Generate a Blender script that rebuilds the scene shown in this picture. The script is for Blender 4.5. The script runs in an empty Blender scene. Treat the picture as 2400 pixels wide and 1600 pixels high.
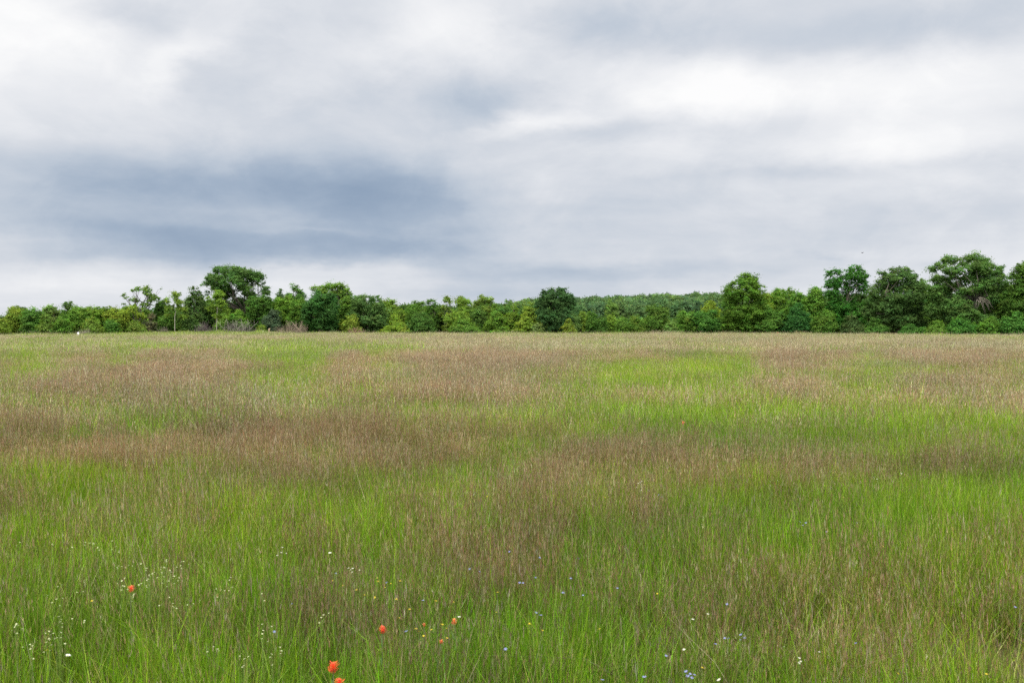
import bpy, math, random
import numpy as np

# ------------------------------------------------------------------ basics
scene = bpy.context.scene
col = scene.collection
RNG = np.random.default_rng(7)
F = 2333.0          # focal length in photo pixels (2400 wide, 35 mm lens)
HOR = 762.0         # row of the horizon in the photo
EYE = 1.70
R = math.radians


def s2l(c):
    c = np.asarray(c, float) / 255.0
    return np.where(c <= 0.04045, c / 12.92, ((c + 0.055) / 1.055) ** 2.4)


def vnoise(x, y, seed):
    """smooth value noise on a lattice, 0..1"""
    x = np.asarray(x, float); y = np.asarray(y, float)
    xi = np.floor(x).astype(np.int64); yi = np.floor(y).astype(np.int64)
    fx = x - xi; fy = y - yi
    fx = fx * fx * (3 - 2 * fx); fy = fy * fy * (3 - 2 * fy)

    def h(a, b):
        n = (a * 374761393 + b * 668265263 + seed * 974634777) & 0xFFFFFFFF
        n = ((n ^ (n >> 13)) * 1274126177) & 0xFFFFFFFF
        n = n ^ (n >> 16)
        return (n & 0xFFFF) / 65535.0
    return (h(xi, yi) * (1 - fx) * (1 - fy) + h(xi + 1, yi) * fx * (1 - fy)
            + h(xi, yi + 1) * (1 - fx) * fy + h(xi + 1, yi + 1) * fx * fy)


def fbm(x, y, seed, octs=4):
    v = 0; a = 0.5; t = 0
    for k in range(octs):
        v = v + a * vnoise(x * 2 ** k + 17.3 * k, y * 2 ** k - 9.1 * k, seed + k); t += a; a *= 0.55
    return v / t


def tag(o, label=None, cat=None, group=None, kind=None):
    if label: o['label'] = label
    if cat: o['category'] = cat
    if group: o['group'] = group
    if kind: o['kind'] = kind
    return o


def link(o, parent=None):
    col.objects.link(o)
    if parent is not None: o.parent = parent
    return o


def empty(name, loc, rz=0.0):
    o = bpy.data.objects.new(name, None)
    o.location = loc; o.rotation_euler = (0, 0, rz); o.empty_display_size = 0.1
    return link(o)


def make_mesh(name, V, faces, colors=None, mat=None, smooth=False):
    """faces: list of (n,3) / (n,4) index arrays"""
    me = bpy.data.meshes.new(name)
    V = np.asarray(V, np.float32)
    faces = [np.asarray(f, np.int32) for f in faces if len(f)]
    loops = np.concatenate([f.ravel() for f in faces])
    sizes = np.concatenate([np.full(len(f), f.shape[1], np.int32) for f in faces])
    starts = np.concatenate([[0], np.cumsum(sizes)[:-1]]).astype(np.int32)
    me.vertices.add(len(V)); me.vertices.foreach_set('co', V.ravel())
    me.loops.add(len(loops)); me.loops.foreach_set('vertex_index', loops)
    me.polygons.add(len(sizes)); me.polygons.foreach_set('loop_start', starts)
    if smooth:
        me.polygons.foreach_set('use_smooth', np.ones(len(sizes), bool))
    if colors is not None:
        a = me.attributes.new('tone', 'FLOAT_COLOR', 'POINT')
        c = np.ones((len(V), 4), np.float32); c[:, :3] = colors
        a.data.foreach_set('color', c.ravel())
    if mat: me.materials.append(mat)
    me.update(calc_edges=True)
    return me


class Geo:
    """collects pieces into one mesh"""
    def __init__(s): s.V = []; s.Q = []; s.T = []; s.C = []; s.n = 0

    def add(s, V, Q=None, T=None, C=None):
        V = np.asarray(V, float)
        s.V.append(V)
        if Q is not None and len(Q): s.Q.append(np.asarray(Q) + s.n)
        if T is not None and len(T): s.T.append(np.asarray(T) + s.n)
        if C is None: C = (1, 1, 1)
        C = np.asarray(C, float)
        s.C.append(np.broadcast_to(C, (len(V), 3)))
        s.n += len(V)

    def tube(s, pts, rad, n=6, C=(1, 1, 1)):
        P = np.asarray(pts, float); m = len(P); rad = np.broadcast_to(rad, (m,))
        d = np.gradient(P, axis=0); d /= np.linalg.norm(d, axis=1)[:, None] + 1e-9
        ref = np.array([0.31, 0.95, 0.05]) if abs(d[0, 1]) < 0.8 else np.array([1, 0.1, 0.1])
        u = np.cross(d, ref); u /= np.linalg.norm(u, axis=1)[:, None]
        w = np.cross(d, u)
        a = np.arange(n) / n * 2 * math.pi
        V = (P[:, None] + rad[:, None, None] * (np.cos(a)[None, :, None] * u[:, None] + np.sin(a)[None, :, None] * w[:, None])).reshape(-1, 3)
        i = np.arange(m - 1)[:, None] * n + np.arange(n)[None]
        j = np.arange(m - 1)[:, None] * n + (np.arange(n)[None] + 1) % n
        Q = np.stack([i, j, j + n, i + n], -1).reshape(-1, 4)
        T = [[m * n - n + k, m * n - n + (k + 1) % n, m * n - n] for k in range(1, n - 1)]
        s.add(V, Q, T, C)

    def mesh(s, name, mat=None, colors=True, smooth=False):
        return make_mesh(name, np.concatenate(s.V), [np.concatenate(s.Q) if s.Q else [], np.concatenate(s.T) if s.T else []],
                         np.concatenate(s.C) if colors else None, mat, smooth)

    def build(s, name, mat, parent=None, smooth=False):
        o = bpy.data.objects.new(name, s.mesh(name, mat, True, smooth))
        return link(o, parent)


# ------------------------------------------------------------------ materials
def new_mat(name):
    m = bpy.data.materials.new(name); m.use_nodes = True
    nt = m.node_tree; nt.nodes.clear()
    return m, nt, nt.nodes, nt.links


def leaf_mat(name, translucent=0.35, rough=0.6, instance_tint=False, spec=0.25):
    m, nt, N, L = new_mat(name)
    out = N.new('ShaderNodeOutputMaterial')
    at = N.new('ShaderNodeAttribute'); at.attribute_name = 'tone'
    c = at.outputs['Color']
    if instance_tint:
        a2 = N.new('ShaderNodeAttribute'); a2.attribute_name = 'tint'; a2.attribute_type = 'INSTANCER'
        mx = N.new('ShaderNodeMix'); mx.data_type = 'RGBA'; mx.blend_type = 'MULTIPLY'; mx.inputs[0].default_value = 1
        L.new(c, mx.inputs[6]); L.new(a2.outputs['Color'], mx.inputs[7]); c = mx.outputs[2]
    p = N.new('ShaderNodeBsdfPrincipled'); p.inputs['Roughness'].default_value = rough
    p.inputs['Specular IOR Level'].default_value = spec
    L.new(c, p.inputs['Base Color'])
    t = N.new('ShaderNodeBsdfTranslucent')
    hs = N.new('ShaderNodeHueSaturation'); hs.inputs['Saturation'].default_value = 1.1; hs.inputs['Value'].default_value = 1.15
    hs.inputs['Hue'].default_value = 0.49
    L.new(c, hs.inputs['Color']); L.new(hs.outputs[0], t.inputs['Color'])
    ms = N.new('ShaderNodeMixShader'); ms.inputs[0].default_value = translucent
    L.new(p.outputs[0], ms.inputs[1]); L.new(t.outputs[0], ms.inputs[2]); L.new(ms.outputs[0], out.inputs[0])
    return m


def solid_mat(name, rough=0.8, noise=0.25, scale=8.0, spec=0.2):
    m, nt, N, L = new_mat(name)
    out = N.new('ShaderNodeOutputMaterial')
    at = N.new('ShaderNodeAttribute'); at.attribute_name = 'tone'
    tc = N.new('ShaderNodeTexCoord'); nz = N.new('ShaderNodeTexNoise'); nz.inputs['Scale'].default_value = scale; nz.inputs['Detail'].default_value = 5
    L.new(tc.outputs['Object'], nz.inputs['Vector'])
    mr = N.new('ShaderNodeMapRange'); mr.inputs[1].default_value = 0.3; mr.inputs[2].default_value = 0.7
    mr.inputs[3].default_value = 1 - noise; mr.inputs[4].default_value = 1 + noise
    L.new(nz.outputs[0], mr.inputs[0])
    mx = N.new('ShaderNodeMix'); mx.data_type = 'RGBA'; mx.blend_type = 'MULTIPLY'; mx.inputs[0].default_value = 1
    cc = N.new('ShaderNodeCombineColor')
    for k in range(3): L.new(mr.outputs[0], cc.inputs[k])
    L.new(at.outputs['Color'], mx.inputs[6]); L.new(cc.outputs[0], mx.inputs[7])
    p = N.new('ShaderNodeBsdfPrincipled'); p.inputs['Roughness'].default_value = rough
    p.inputs['Specular IOR Level'].default_value = spec
    L.new(mx.outputs[2], p.inputs['Base Color']); L.new(p.outputs[0], out.inputs[0])
    return m


M_LEAF = leaf_mat('tree_leaves', 0.48, .7, False, .08)
M_GRASS = leaf_mat('grass_blades', 0.34, 0.6, True, 0.12)
M_STEM = leaf_mat('seed_stems', 0.22, 0.8, True, 0.06)
M_BARK = solid_mat('bark', 0.9, 0.3, 4)
M_PETAL = leaf_mat('petals', 0.3, 0.6, False, 0.2)
M_PLANT = leaf_mat('flower_stems', 0.25, 0.6, False, 0.2)
M_PAINT = solid_mat('painted_post', 0.6, 0.08, 3)

# ------------------------------------------------------------------ terrain
def sm(a, b, x):
    t = np.clip((x - a) / (b - a), 0, 1); return t * t * (3 - 2 * t)


def terrain(X, Y):
    X = np.asarray(X, float); Y = np.asarray(Y, float)
    z = 0.30 * np.exp(-((X + 46) / 15) ** 2 - ((Y - 152) / 16) ** 2)
    z = z + 0.05 * (fbm(X / 14, Y / 14, 3) - 0.5) * sm(6, 40, Y)
    # the wooded rise beyond the field
    ridge = 0.25 + 0.75 * np.exp(-((X - 75) / 85) ** 2)
    z = z + 6.6 * sm(215, 430, Y) * ridge + 1.0 * (fbm(X / 60, Y / 60, 5) - 0.5) * sm(230, 400, Y)
    return z


EX = [-500, 0, 200, 400, 560, 800, 1200, 1700, 2000, 2400, 2900]
EV = [112, 124, 130, 147, 150, 150, 149, 145, 137, 122, 108]


def edge(sx):
    return np.interp(sx, EX, EV)


def gpos(sx, sy, h=0.0):
    """ground point that the photo shows at (sx, sy) for something h above the ground"""
    Y = (EYE - h) * F / max(sy - HOR, 1.0)
    return (sx - 1200) / F * Y, Y


def ground_sheet():
    ys = np.concatenate([np.linspace(-60, 20, 20), np.linspace(24, 200, 70), np.linspace(206, 760, 70), np.linspace(790, 1200, 12)])
    xs = np.concatenate([np.linspace(-1200, -260, 20), np.linspace(-250, 400, 160), np.linspace(410, 1200, 18)])
    X, Y = np.meshgrid(xs, ys)
    V = np.stack([X, Y, terrain(X, Y)], -1).reshape(-1, 3)
    n = len(xs)
    i = (np.arange(len(ys) - 1)[:, None] * n + np.arange(n - 1)[None]).ravel()
    Q = np.stack([i, i + 1, i + n + 1, i + n], -1)
    m, nt, N, L = new_mat('field_soil')
    out = N.new('ShaderNodeOutputMaterial'); p = N.new('ShaderNodeBsdfPrincipled'); p.inputs['Roughness'].default_value = 0.95
    p.inputs['Specular IOR Level'].default_value = 0.1
    tc = N.new('ShaderNodeTexCoord')
    a = N.new('ShaderNodeTexNoise'); a.inputs['Scale'].default_value = 0.35; a.inputs['Detail'].default_value = 8
    b = N.new('ShaderNodeTexNoise'); b.inputs['Scale'].default_value = 14; b.inputs['Detail'].default_value = 6
    L.new(tc.outputs['Object'], a.inputs[0]); L.new(tc.outputs['Object'], b.inputs[0])
    r1 = N.new('ShaderNodeValToRGB'); r1.color_ramp.elements[0].position = 0.35; r1.color_ramp.elements[1].position = 0.65
    r1.color_ramp.elements[0].color = (0.05, 0.06, 0.02, 1); r1.color_ramp.elements[1].color = (0.09, 0.07, 0.04, 1)
    r2 = N.new('ShaderNodeValToRGB'); r2.color_ramp.elements[0].color = (0.35, 0.3, 0.25, 1); r2.color_ramp.elements[1].color = (1.3, 1.25, 1.1, 1)
    L.new(a.outputs[0], r1.inputs[0]); L.new(b.outputs[0], r2.inputs[0])
    mx = N.new('ShaderNodeMix'); mx.data_type = 'RGBA'; mx.blend_type = 'MULTIPLY'; mx.inputs[0].default_value = 1
    L.new(r1.outputs[0], mx.inputs[6]); L.new(r2.outputs[0], mx.inputs[7])
    L.new(mx.outputs[2], p.inputs['Base Color']); L.new(p.outputs[0], out.inputs[0])
    o = bpy.data.objects.new('ground', make_mesh('ground', V, [Q], None, m, True)); link(o)
    o['kind'] = 'structure'; o['label'] = 'soil and thatch under the tall grass of the open meadow'


ground_sheet()

# ------------------------------------------------------------------ meadow zones (world-space ellipses)
# (photo x, y, half width, half height in the 2352-wide view, strength)
BROWN = [(640, 985, 430, 60, 1.0), (330, 1000, 260, 45, .8), (950, 1000, 130, 60, .9), (870, 1060, 80, 50, 1.0), (130, 930, 200, 35, .8), (130, 900, 160, 25, .8),
         (1250, 1170, 260, 80, .6), (1080, 1230, 260, 70, .8), (1200, 822, 200, 15, 1.0), (2050, 795, 420, 17, 1.1), (1950, 835, 120, 10, .8),
         (1600, 800, 350, 18, .7), (300, 850, 250, 14, .8), (230, 872, 160, 14, .9), (850, 880, 250, 14, .5), (1300, 1060, 220, 50, .5), (1650, 1060, 230, 45, .5), (1850, 1040, 150, 35, .5),
         (2050, 1320, 260, 60, .9), (1650, 1400, 120, 70, .6), (700, 1430, 60, 70, .9), (100, 1190, 150, 60, .6), (100, 1320, 110, 70, .7), (60, 1480, 60, 80, .8), (380, 1090, 120, 40, .5),
         (1560, 1350, 90, 50, .7), (1480, 1330, 100, 40, .6), (1050, 1300, 120, 40, .6), (2300, 1060, 60, 30, .4), (1450, 905, 400, 16, .4), (2250, 920, 150, 16, .4), (420, 1250, 60, 60, .6), (1700, 775, 900, 5, .5), (600, 775, 500, 5, .5)]
GREEN = [(800, 1110, 110, 45, 1.0), (860, 1120, 90, 40, .8), (1110, 1030, 60, 26, 1.0), (1020, 1050, 120, 40, .6), (400, 1045, 130, 28, .7), (350, 1060, 250, 25, .6), (1020, 945, 170, 22, .8), (1500, 945, 230, 28, .8), (1180, 930, 140, 20, .7),
         (1830, 862, 70, 9, 1.0), (2140, 845, 90, 14, 1.0), (2000, 950, 300, 40, .6), (1650, 925, 70, 14, .8), (2250, 965, 120, 22, .7), (1950, 1130, 280, 50, 1.0), (2150, 1160, 170, 50, 1.0), (2250, 1090, 150, 40, .7),
         (600, 1210, 200, 40, .8), (560, 1160, 160, 30, .8), (250, 1110, 140, 40, .7), (360, 1420, 200, 80, .8), (950, 1370, 180, 50, .5), (1330, 1400, 220, 80, .9), (1500, 1220, 150, 40, .7), (2250, 1450, 200, 80, .9), (1900, 1440, 200, 70, .6),
         (280, 795, 130, 8, .8), (700, 800, 260, 10, .6), (380, 768, 300, 6, 1.0), (1000, 1520, 200, 60, .7), (550, 1500, 150, 60, .7), (200, 1530, 120, 50, .6), (640, 1270, 170, 40, .6), (80, 1080, 80, 30, .6), (380, 870, 80, 10, .7), (80, 905, 60, 10, .6), (1100, 860, 250, 12, .5), (1500, 850, 250, 14, .5), (1750, 1200, 200, 40, .6), (1550, 1500, 200, 60, .6), (2000, 1540, 250, 40, .7)]


def zone(tab, X, Y):
    v = np.zeros_like(X)
    k = 2400 / 2352
    for (px, py, rx, ry, s) in tab:
        h = 0.45
        x0, y0 = gpos(px * k, py * k, h)
        y1 = gpos(px * k, (py - ry) * k, h)[1] if (py - ry) * k > HOR + 5 else y0 * 1.6
        y2 = gpos(px * k, (py + ry) * k, h)[1]
        rX = rx * k / F * y0; dY = np.where(Y > y0, max(y1 - y0, .4), max(y0 - y2, .4))
        v = v + s * np.exp(-(((X - x0) / rX) ** 2 + ((Y - y0) / dY) ** 2) * 0.9)
    return v


def zones(X, Y):
    sc = np.clip(Y / 30, 0.6, 3.0)
    n1 = fbm(X / (2.2 * sc), Y / (2.6 * sc), 11, 4); n2 = fbm(X / (0.8 * sc), Y / (1.0 * sc), 23, 3)
    wx = (fbm(X / (1.6 * sc), Y / (1.6 * sc), 31) - .5) * Y * 0.12; wy = (fbm(X / (1.6 * sc), Y / (1.6 * sc), 37) - .5) * Y * 0.18
    b = zone(BROWN, X + wx, Y + wy); g = zone(GREEN, X + wx, Y + wy)
    d = b - g
    n3 = fbm(X / (.32 * sc), Y / (.5 * sc), 29, 2)
    d = d * 1.12 + (n1 - 0.5) * 1.4 + (n2 - 0.5) * 3.0 + (n3 - .5) * 3.0
    return 1 / (1 + np.exp(-d * 1.9 + 0.45))          # 1 = brown, 0 = green


# ------------------------------------------------------------------ grass prototypes
def ramp_cols(n, pal, jit, rng):
    pal = np.asarray(pal, float); w = pal[:, 3] / pal[:, 3].sum()
    c = pal[rng.choice(len(pal), n, p=w), :3]
    v = np.exp(rng.normal(0, jit, (n, 1)))
    return np.clip(c * v * np.exp(rng.normal(0, jit * 0.35, (n, 3))), 0.004, 0.8)


def blades(n, rad, h, w, lean, bend, pal, rng, jit=0.22, clump=0):
    """curved tapering blades: one quad and one triangle each"""
    a = rng.uniform(0, 2 * math.pi, n); r = rad * np.sqrt(rng.uniform(0, 1, n))
    bx, by = r * np.cos(a), r * np.sin(a)
    if clump:
        cx = rng.normal(0, rad * .55, (clump, 2)); k = rng.integers(0, clump, n)
        bx = cx[k, 0] + rng.normal(0, rad * .12, n); by = cx[k, 1] + rng.normal(0, rad * .12, n)
    hh = rng.uniform(h[0], h[1], n) * np.exp(rng.normal(0, .12, n))
    ld = rng.uniform(0, 2 * math.pi, n)
    if clump: ld = np.arctan2(by - cx[k, 1], bx - cx[k, 0]) + rng.normal(0, .5, n)
    le = np.abs(rng.normal(0, lean, n)); be = np.abs(rng.normal(0, bend, n))
    wd = rng.uniform(0, math.pi, n); ww = rng.uniform(w[0], w[1], n) * .5
    dx, dy = np.cos(ld), np.sin(ld); wx, wy = np.cos(wd) * ww, np.sin(wd) * ww

    def lev(t):
        o = hh * (le * t + be * t * t)
        return bx + dx * o, by + dy * o, hh * t * (1 - .35 * np.minimum(be * t, 1.2)) - .02 * (t == 0)
    V = np.zeros((n, 5, 3))
    for i, (t, s) in enumerate(((0, .8), (.5, 1.0))):
        x, y, z = lev(t)
        V[:, 2 * i] = np.stack([x - wx * s, y - wy * s, z], -1); V[:, 2 * i + 1] = np.stack([x + wx * s, y + wy * s, z], -1)
    x, y, z = lev(1.0); V[:, 4] = np.stack([x, y, z], -1)
    b = np.arange(n)[:, None] * 5
    C = np.repeat(ramp_cols(n, pal, jit, rng), 5, 0)
    return V.reshape(-1, 3), b + np.array([0, 1, 3, 2]), b + np.array([2, 3, 4]), C


def stalks(n, rad, h, w, lean, bend, pal, headpal, rng, head=0.35, spread=0.02, hw=0.004, bits=7, jit=0.2):
    """thin stalks with a loose narrow seed head of small slivers"""
    V, Q, T, C = blades(n, rad, h, w, lean, bend, pal, rng, jit)
    Vb = V.reshape(n, 5, 3)
    mid = (Vb[:, 2] + Vb[:, 3]) / 2; tip = Vb[:, 4]
    t = rng.uniform(1 - 2 * head, 1.02, (n, bits)) ** 1.0
    base = mid[:, None] + (tip - mid)[:, None] * t[..., None]
    L = np.linalg.norm(tip - mid, axis=1)[:, None]
    a = rng.uniform(0, 2 * math.pi, (n, bits)); sp = spread * (1.15 - t) * rng.uniform(.5, 2.0, (n, bits))
    up = rng.uniform(.05, .14, (n, bits)) * L * 1.6
    d = np.stack([np.cos(a) * sp, np.sin(a) * sp, up], -1)
    sd = np.stack([-np.sin(a), np.cos(a), np.zeros_like(a)], -1) * hw * .5
    S = np.stack([base + d * .35 - sd, base + d * .35 + sd, base + d, base], 2)      # (n,bits,4,3)
    m = n * bits
    q = np.arange(m)[:, None] * 4 + np.array([3, 1, 2, 0]) + len(V)
    Ch = np.repeat(ramp_cols(n, headpal, jit, rng), bits * 4, 0)
    return np.concatenate([V, S.reshape(-1, 3)]), np.concatenate([Q, q]), T, np.concatenate([C, Ch])


G_PAL = [(.180, .275, .022, 5), (.240, .345, .028, 4), (.125, .200, .024, 3), (.31, .35, .085, 2.0), (.42, .36, .18, 1.1)]
B_PAL = [(.23, .145, .07, 3), (.30, .20, .10, 3), (.16, .15, .05, 2), (.19, .26, .04, 2.4), (.40, .32, .19, .8)]
BH_PAL = [(.33, .230, .140, 4), (.42, .325, .20, 3), (.25, .165, .10, 3), (.50, .43, .27, 1.8)]
D_PAL = [(.42, .36, .24, 3), (.34, .30, .20, 3), (.28, .30, .16, 2)]


def proto(name, parts, mat):
    g = Geo()
    for (V, Q, T, C) in parts: g.add(V, Q, T, C)
    return bpy.data.objects.new(name, g.mesh(name, mat))


def rg(k): return np.random.default_rng(100 + k)


green_near = [proto('green_blade_tuft', [blades(115, .25, (.14, .36), (.0022, .0042), .11, .30, G_PAL, rg(k), .30),
                                         blades(46, .20, (.24, .44), (.0022, .0040), .09, .22, G_PAL, rg(k + 50), .30, 3),
                                         blades(4, .22, (.26, .44), (.004, .006), .30, .8, G_PAL, rg(k + 55), .25)], M_GRASS) for k in range(6)]
brown_near = [proto('seed_stem_tuft', [stalks(84, .24, (.32, .56), (.0011, .0020), .10, .14, B_PAL, BH_PAL, rg(k + 10), .30, .010, .0018, 5, .28),
                                       blades(46, .24, (.15, .42), (.0018, .0032), .20, .40, B_PAL, rg(k + 60), .30, 4)], M_STEM) for k in range(6)]
green_mid = [proto('green_blade_patch', [blades(300, .75, (.18, .44), (.005, .009), .16, .35, G_PAL, rg(k + 20), .32), blades(120, .7, (.26, .50), (.005, .009), .16, .3, G_PAL, rg(k + 25), .3, 7)], M_GRASS) for k in range(5)]
brown_mid = [proto('seed_stem_patch', [stalks(300, .75, (.36, .62), (.0026, .0044), .10, .14, B_PAL, BH_PAL, rg(k + 30), .34, .018, .0045, 4, .28)], M_STEM) for k in range(5)]
green_far = [proto('green_sward', [blades(700, 2.2, (.18, .44), (.017, .032), .16, .35, G_PAL, rg(k + 40), .2)], M_GRASS) for k in range(5)]
brown_far = [proto('seed_sward', [stalks(520, 2.2, (.36, .60), (.008, .014), .10, .14, B_PAL, BH_PAL, rg(k + 45), .4, .04, .014, 3, .16)], M_STEM) for k in range(5)]
dry_near = [proto('dry_stalk_tuft', [stalks(9, .3, (.40, .75), (.0016, .0028), .30, .6, D_PAL, D_PAL, rg(k + 70), .3, .02, .0025, 7, .15)], M_STEM) for k in range(4)]
dry_mid = [proto('dry_stalk_patch', [stalks(34, .8, (.40, .72), (.0032, .005), .15, .3, D_PAL, D_PAL, rg(k + 75), .35, .03, .006, 5, .2)], M_STEM) for k in range(3)]
dry_far = [proto('dry_stalk_sward', [stalks(90, 2.2, (.40, .66), (.010, .016), .12, .2, D_PAL, D_PAL, rg(k + 80), .4, .05, .016, 4, .12)], M_STEM) for k in range(3)]


def scatter(name, label, pts, rot, scl, idx, tint, protos):
    """one grass object: a point mesh whose geometry-node modifier plants the tufts"""
    me = bpy.data.meshes.new(name)
    me.vertices.add(len(pts)); me.vertices.foreach_set('co', np.asarray(pts, np.float32).ravel())
    a = me.attributes.new('spin', 'FLOAT_VECTOR', 'POINT'); a.data.foreach_set('vector', np.asarray(rot, np.float32).ravel())
    a = me.attributes.new('size', 'FLOAT_VECTOR', 'POINT'); a.data.foreach_set('vector', np.asarray(scl, np.float32).ravel())
    a = me.attributes.new('pick', 'INT', 'POINT'); a.data.foreach_set('value', np.asarray(idx, np.int32))
    a = me.attributes.new('tint', 'FLOAT_COLOR', 'POINT')
    c = np.ones((len(pts), 4), np.float32); c[:, :3] = tint; a.data.foreach_set('color', c.ravel())
    o = bpy.data.objects.new(name, me); link(o); tag(o, label, 'grass', kind='stuff')
    ng = bpy.data.node_groups.new(name, 'GeometryNodeTree')
    ng.interface.new_socket('Geometry', in_out='INPUT', socket_type='NodeSocketGeometry')
    ng.interface.new_socket('Geometry', in_out='OUTPUT', socket_type='NodeSocketGeometry')
    N = ng.nodes; L = ng.links
    gi = N.new('NodeGroupInput'); go = N.new('NodeGroupOutput')
    j = N.new('GeometryNodeJoinGeometry')
    for p in reversed(protos):
        oi = N.new('GeometryNodeObjectInfo'); oi.inputs['Object'].default_value = p
        g2 = N.new('GeometryNodeGeometryToInstance')
        L.new(oi.outputs['Geometry'], g2.inputs[0]); L.new(g2.outputs[0], j.inputs[0])
    ip = N.new('GeometryNodeInstanceOnPoints')
    L.new(gi.outputs[0], ip.inputs['Points']); L.new(j.outputs[0], ip.inputs['Instance'])
    ip.inputs['Pick Instance'].default_value = True

    def attr(n, t):
        x = N.new('GeometryNodeInputNamedAttribute'); x.data_type = t; x.inputs['Name'].default_value = n
        return x.outputs['Attribute']
    L.new(attr('pick', 'INT'), ip.inputs['Instance Index'])
    er = N.new('FunctionNodeEulerToRotation'); L.new(attr('spin', 'FLOAT_VECTOR'), er.inputs[0]); L.new(er.outputs[0], ip.inputs['Rotation'])
    L.new(attr('size', 'FLOAT_VECTOR'), ip.inputs['Scale'])
    L.new(ip.outputs[0], go.inputs[0])
    md = o.modifiers.new('planting', 'NODES'); md.node_group = ng
    return o


BARE = [gpos(2385, 1532, 0.1) + (0.30,)]


def sample(y0, y1, dens, rng, pad=1.6):
    k = 0.60
    area = k * (y1 * y1 - y0 * y0) + 2 * pad * (y1 - y0)
    n = int(area * dens)
    Y = np.sqrt(rng.uniform(y0 * y0, y1 * y1, n))
    X = rng.uniform(-1, 1, n) * (k * Y + pad)
    sx = X / Y * F + 1200
    ok = Y < edge(sx) + 2
    for (bx, by, br) in BARE: ok &= ((X - bx) ** 2 + ((Y - by) * .6) ** 2) > br * br
    return X[ok], Y[ok]


def plant(name, label, protos, y0, y1, dens, kind, seed, tints, zs=(.75, 1.2), tilt=.06):
    rng = np.random.default_rng(seed)
    X, Y = sample(y0, y1, dens, rng)
    b = zones(X, Y)
    strip = np.exp(-((X + 46) / 18) ** 2 - ((Y - 146) / 9) ** 2)          # the mown-looking green strip on the mound
    if kind == 'green': pr = 0.45 + 0.55 * (1 - b)
    elif kind == 'brown': pr = (0.08 + 0.74 * b) * (1 - .95 * strip)
    else: pr = (0.25 + .75 * (fbm(X / 3, Y / 3, 61) > .55)) * (1 - .9 * strip)
    ok = rng.uniform(0, 1, len(X)) < pr
    X, Y, b = X[ok], Y[ok], b[ok]
    n = len(X)
    hn = fbm(X / 1.3, Y / 1.3, 41, 3)
    hz = zs[0] + (zs[1] - zs[0]) * np.clip((hn - .25) * 2, 0, 1) * rng.uniform(.85, 1.15, n)
    if kind == 'green': hz = hz * (1.12 - .32 * b)
    else: hz = hz * (.80 + .32 * b)
    # rank growth along the foot of the trees, where nothing mows or grazes
    ed = np.clip(1 - (edge(X / Y * F + 1200) - Y) / 7, 0, 1); hz = hz * (1 + ed * (1 - strip[ok]) * .45 * np.clip(fbm(X / 1.1, Y / 3, 71, 2) * 2 - .75, 0, 1))
    rot = np.stack([rng.normal(0, tilt, n), rng.normal(0, tilt, n), rng.uniform(0, 6.283, n)], -1)
    s = rng.uniform(.85, 1.2, n)
    tn = fbm(X / 2.3, Y / 2.3, 51, 3)[:, None]; tn = np.clip((tn - .3) / .4, 0, 1)
    t0, t1 = np.asarray(tints[0]), np.asarray(tints[1])
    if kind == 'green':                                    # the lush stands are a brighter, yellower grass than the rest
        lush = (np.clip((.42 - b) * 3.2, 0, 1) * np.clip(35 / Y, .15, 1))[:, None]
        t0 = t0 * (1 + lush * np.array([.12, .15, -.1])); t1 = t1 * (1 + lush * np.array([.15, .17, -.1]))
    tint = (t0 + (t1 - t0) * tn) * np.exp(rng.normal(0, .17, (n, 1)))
    return scatter(name, label, np.stack([X, Y, terrain(X, Y)], -1), rot, np.stack([s, s, hz], -1), rng.integers(0, len(protos), n), tint, protos)


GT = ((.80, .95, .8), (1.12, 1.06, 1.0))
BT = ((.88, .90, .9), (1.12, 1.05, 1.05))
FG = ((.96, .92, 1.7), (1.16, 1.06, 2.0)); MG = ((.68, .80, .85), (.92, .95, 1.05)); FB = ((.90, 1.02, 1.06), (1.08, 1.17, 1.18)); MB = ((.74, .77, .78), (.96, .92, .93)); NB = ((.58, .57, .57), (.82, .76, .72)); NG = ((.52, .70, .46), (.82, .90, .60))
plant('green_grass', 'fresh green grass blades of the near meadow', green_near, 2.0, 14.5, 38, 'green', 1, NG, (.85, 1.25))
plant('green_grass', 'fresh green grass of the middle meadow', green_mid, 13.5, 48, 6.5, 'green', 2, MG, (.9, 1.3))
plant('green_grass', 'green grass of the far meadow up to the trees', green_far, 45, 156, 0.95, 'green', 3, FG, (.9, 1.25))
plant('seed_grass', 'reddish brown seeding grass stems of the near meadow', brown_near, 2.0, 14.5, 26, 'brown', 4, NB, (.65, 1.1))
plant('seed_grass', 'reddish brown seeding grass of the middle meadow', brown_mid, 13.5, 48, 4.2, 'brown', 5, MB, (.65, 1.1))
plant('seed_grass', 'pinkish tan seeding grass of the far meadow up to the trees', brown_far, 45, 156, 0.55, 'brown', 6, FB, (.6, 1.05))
plant('dry_grass', 'pale dry arching grass stalks of the near meadow', dry_near, 2.0, 14.5, 3.5, 'dry', 7, NB)
plant('dry_grass', 'pale dry grass stalks of the middle meadow', dry_mid, 13.5, 48, 1.6, 'dry', 8, MB)
plant('dry_grass', 'pale dry grass stalks of the far meadow', dry_far, 45, 156, 0.55, 'dry', 9, BT)

# ------------------------------------------------------------------ trees
PAL = {
    'dark': (.072, .165, .032), 'deep': (.062, .135, .036), 'mid': (.096, .212, .034), 'olive': (.118, .218, .042),
    'light': (.130, .242, .040), 'yellow': (.150, .258, .038), 'grey': (.128, .220, .064), 'blue': (.072, .165, .036),
}


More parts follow.
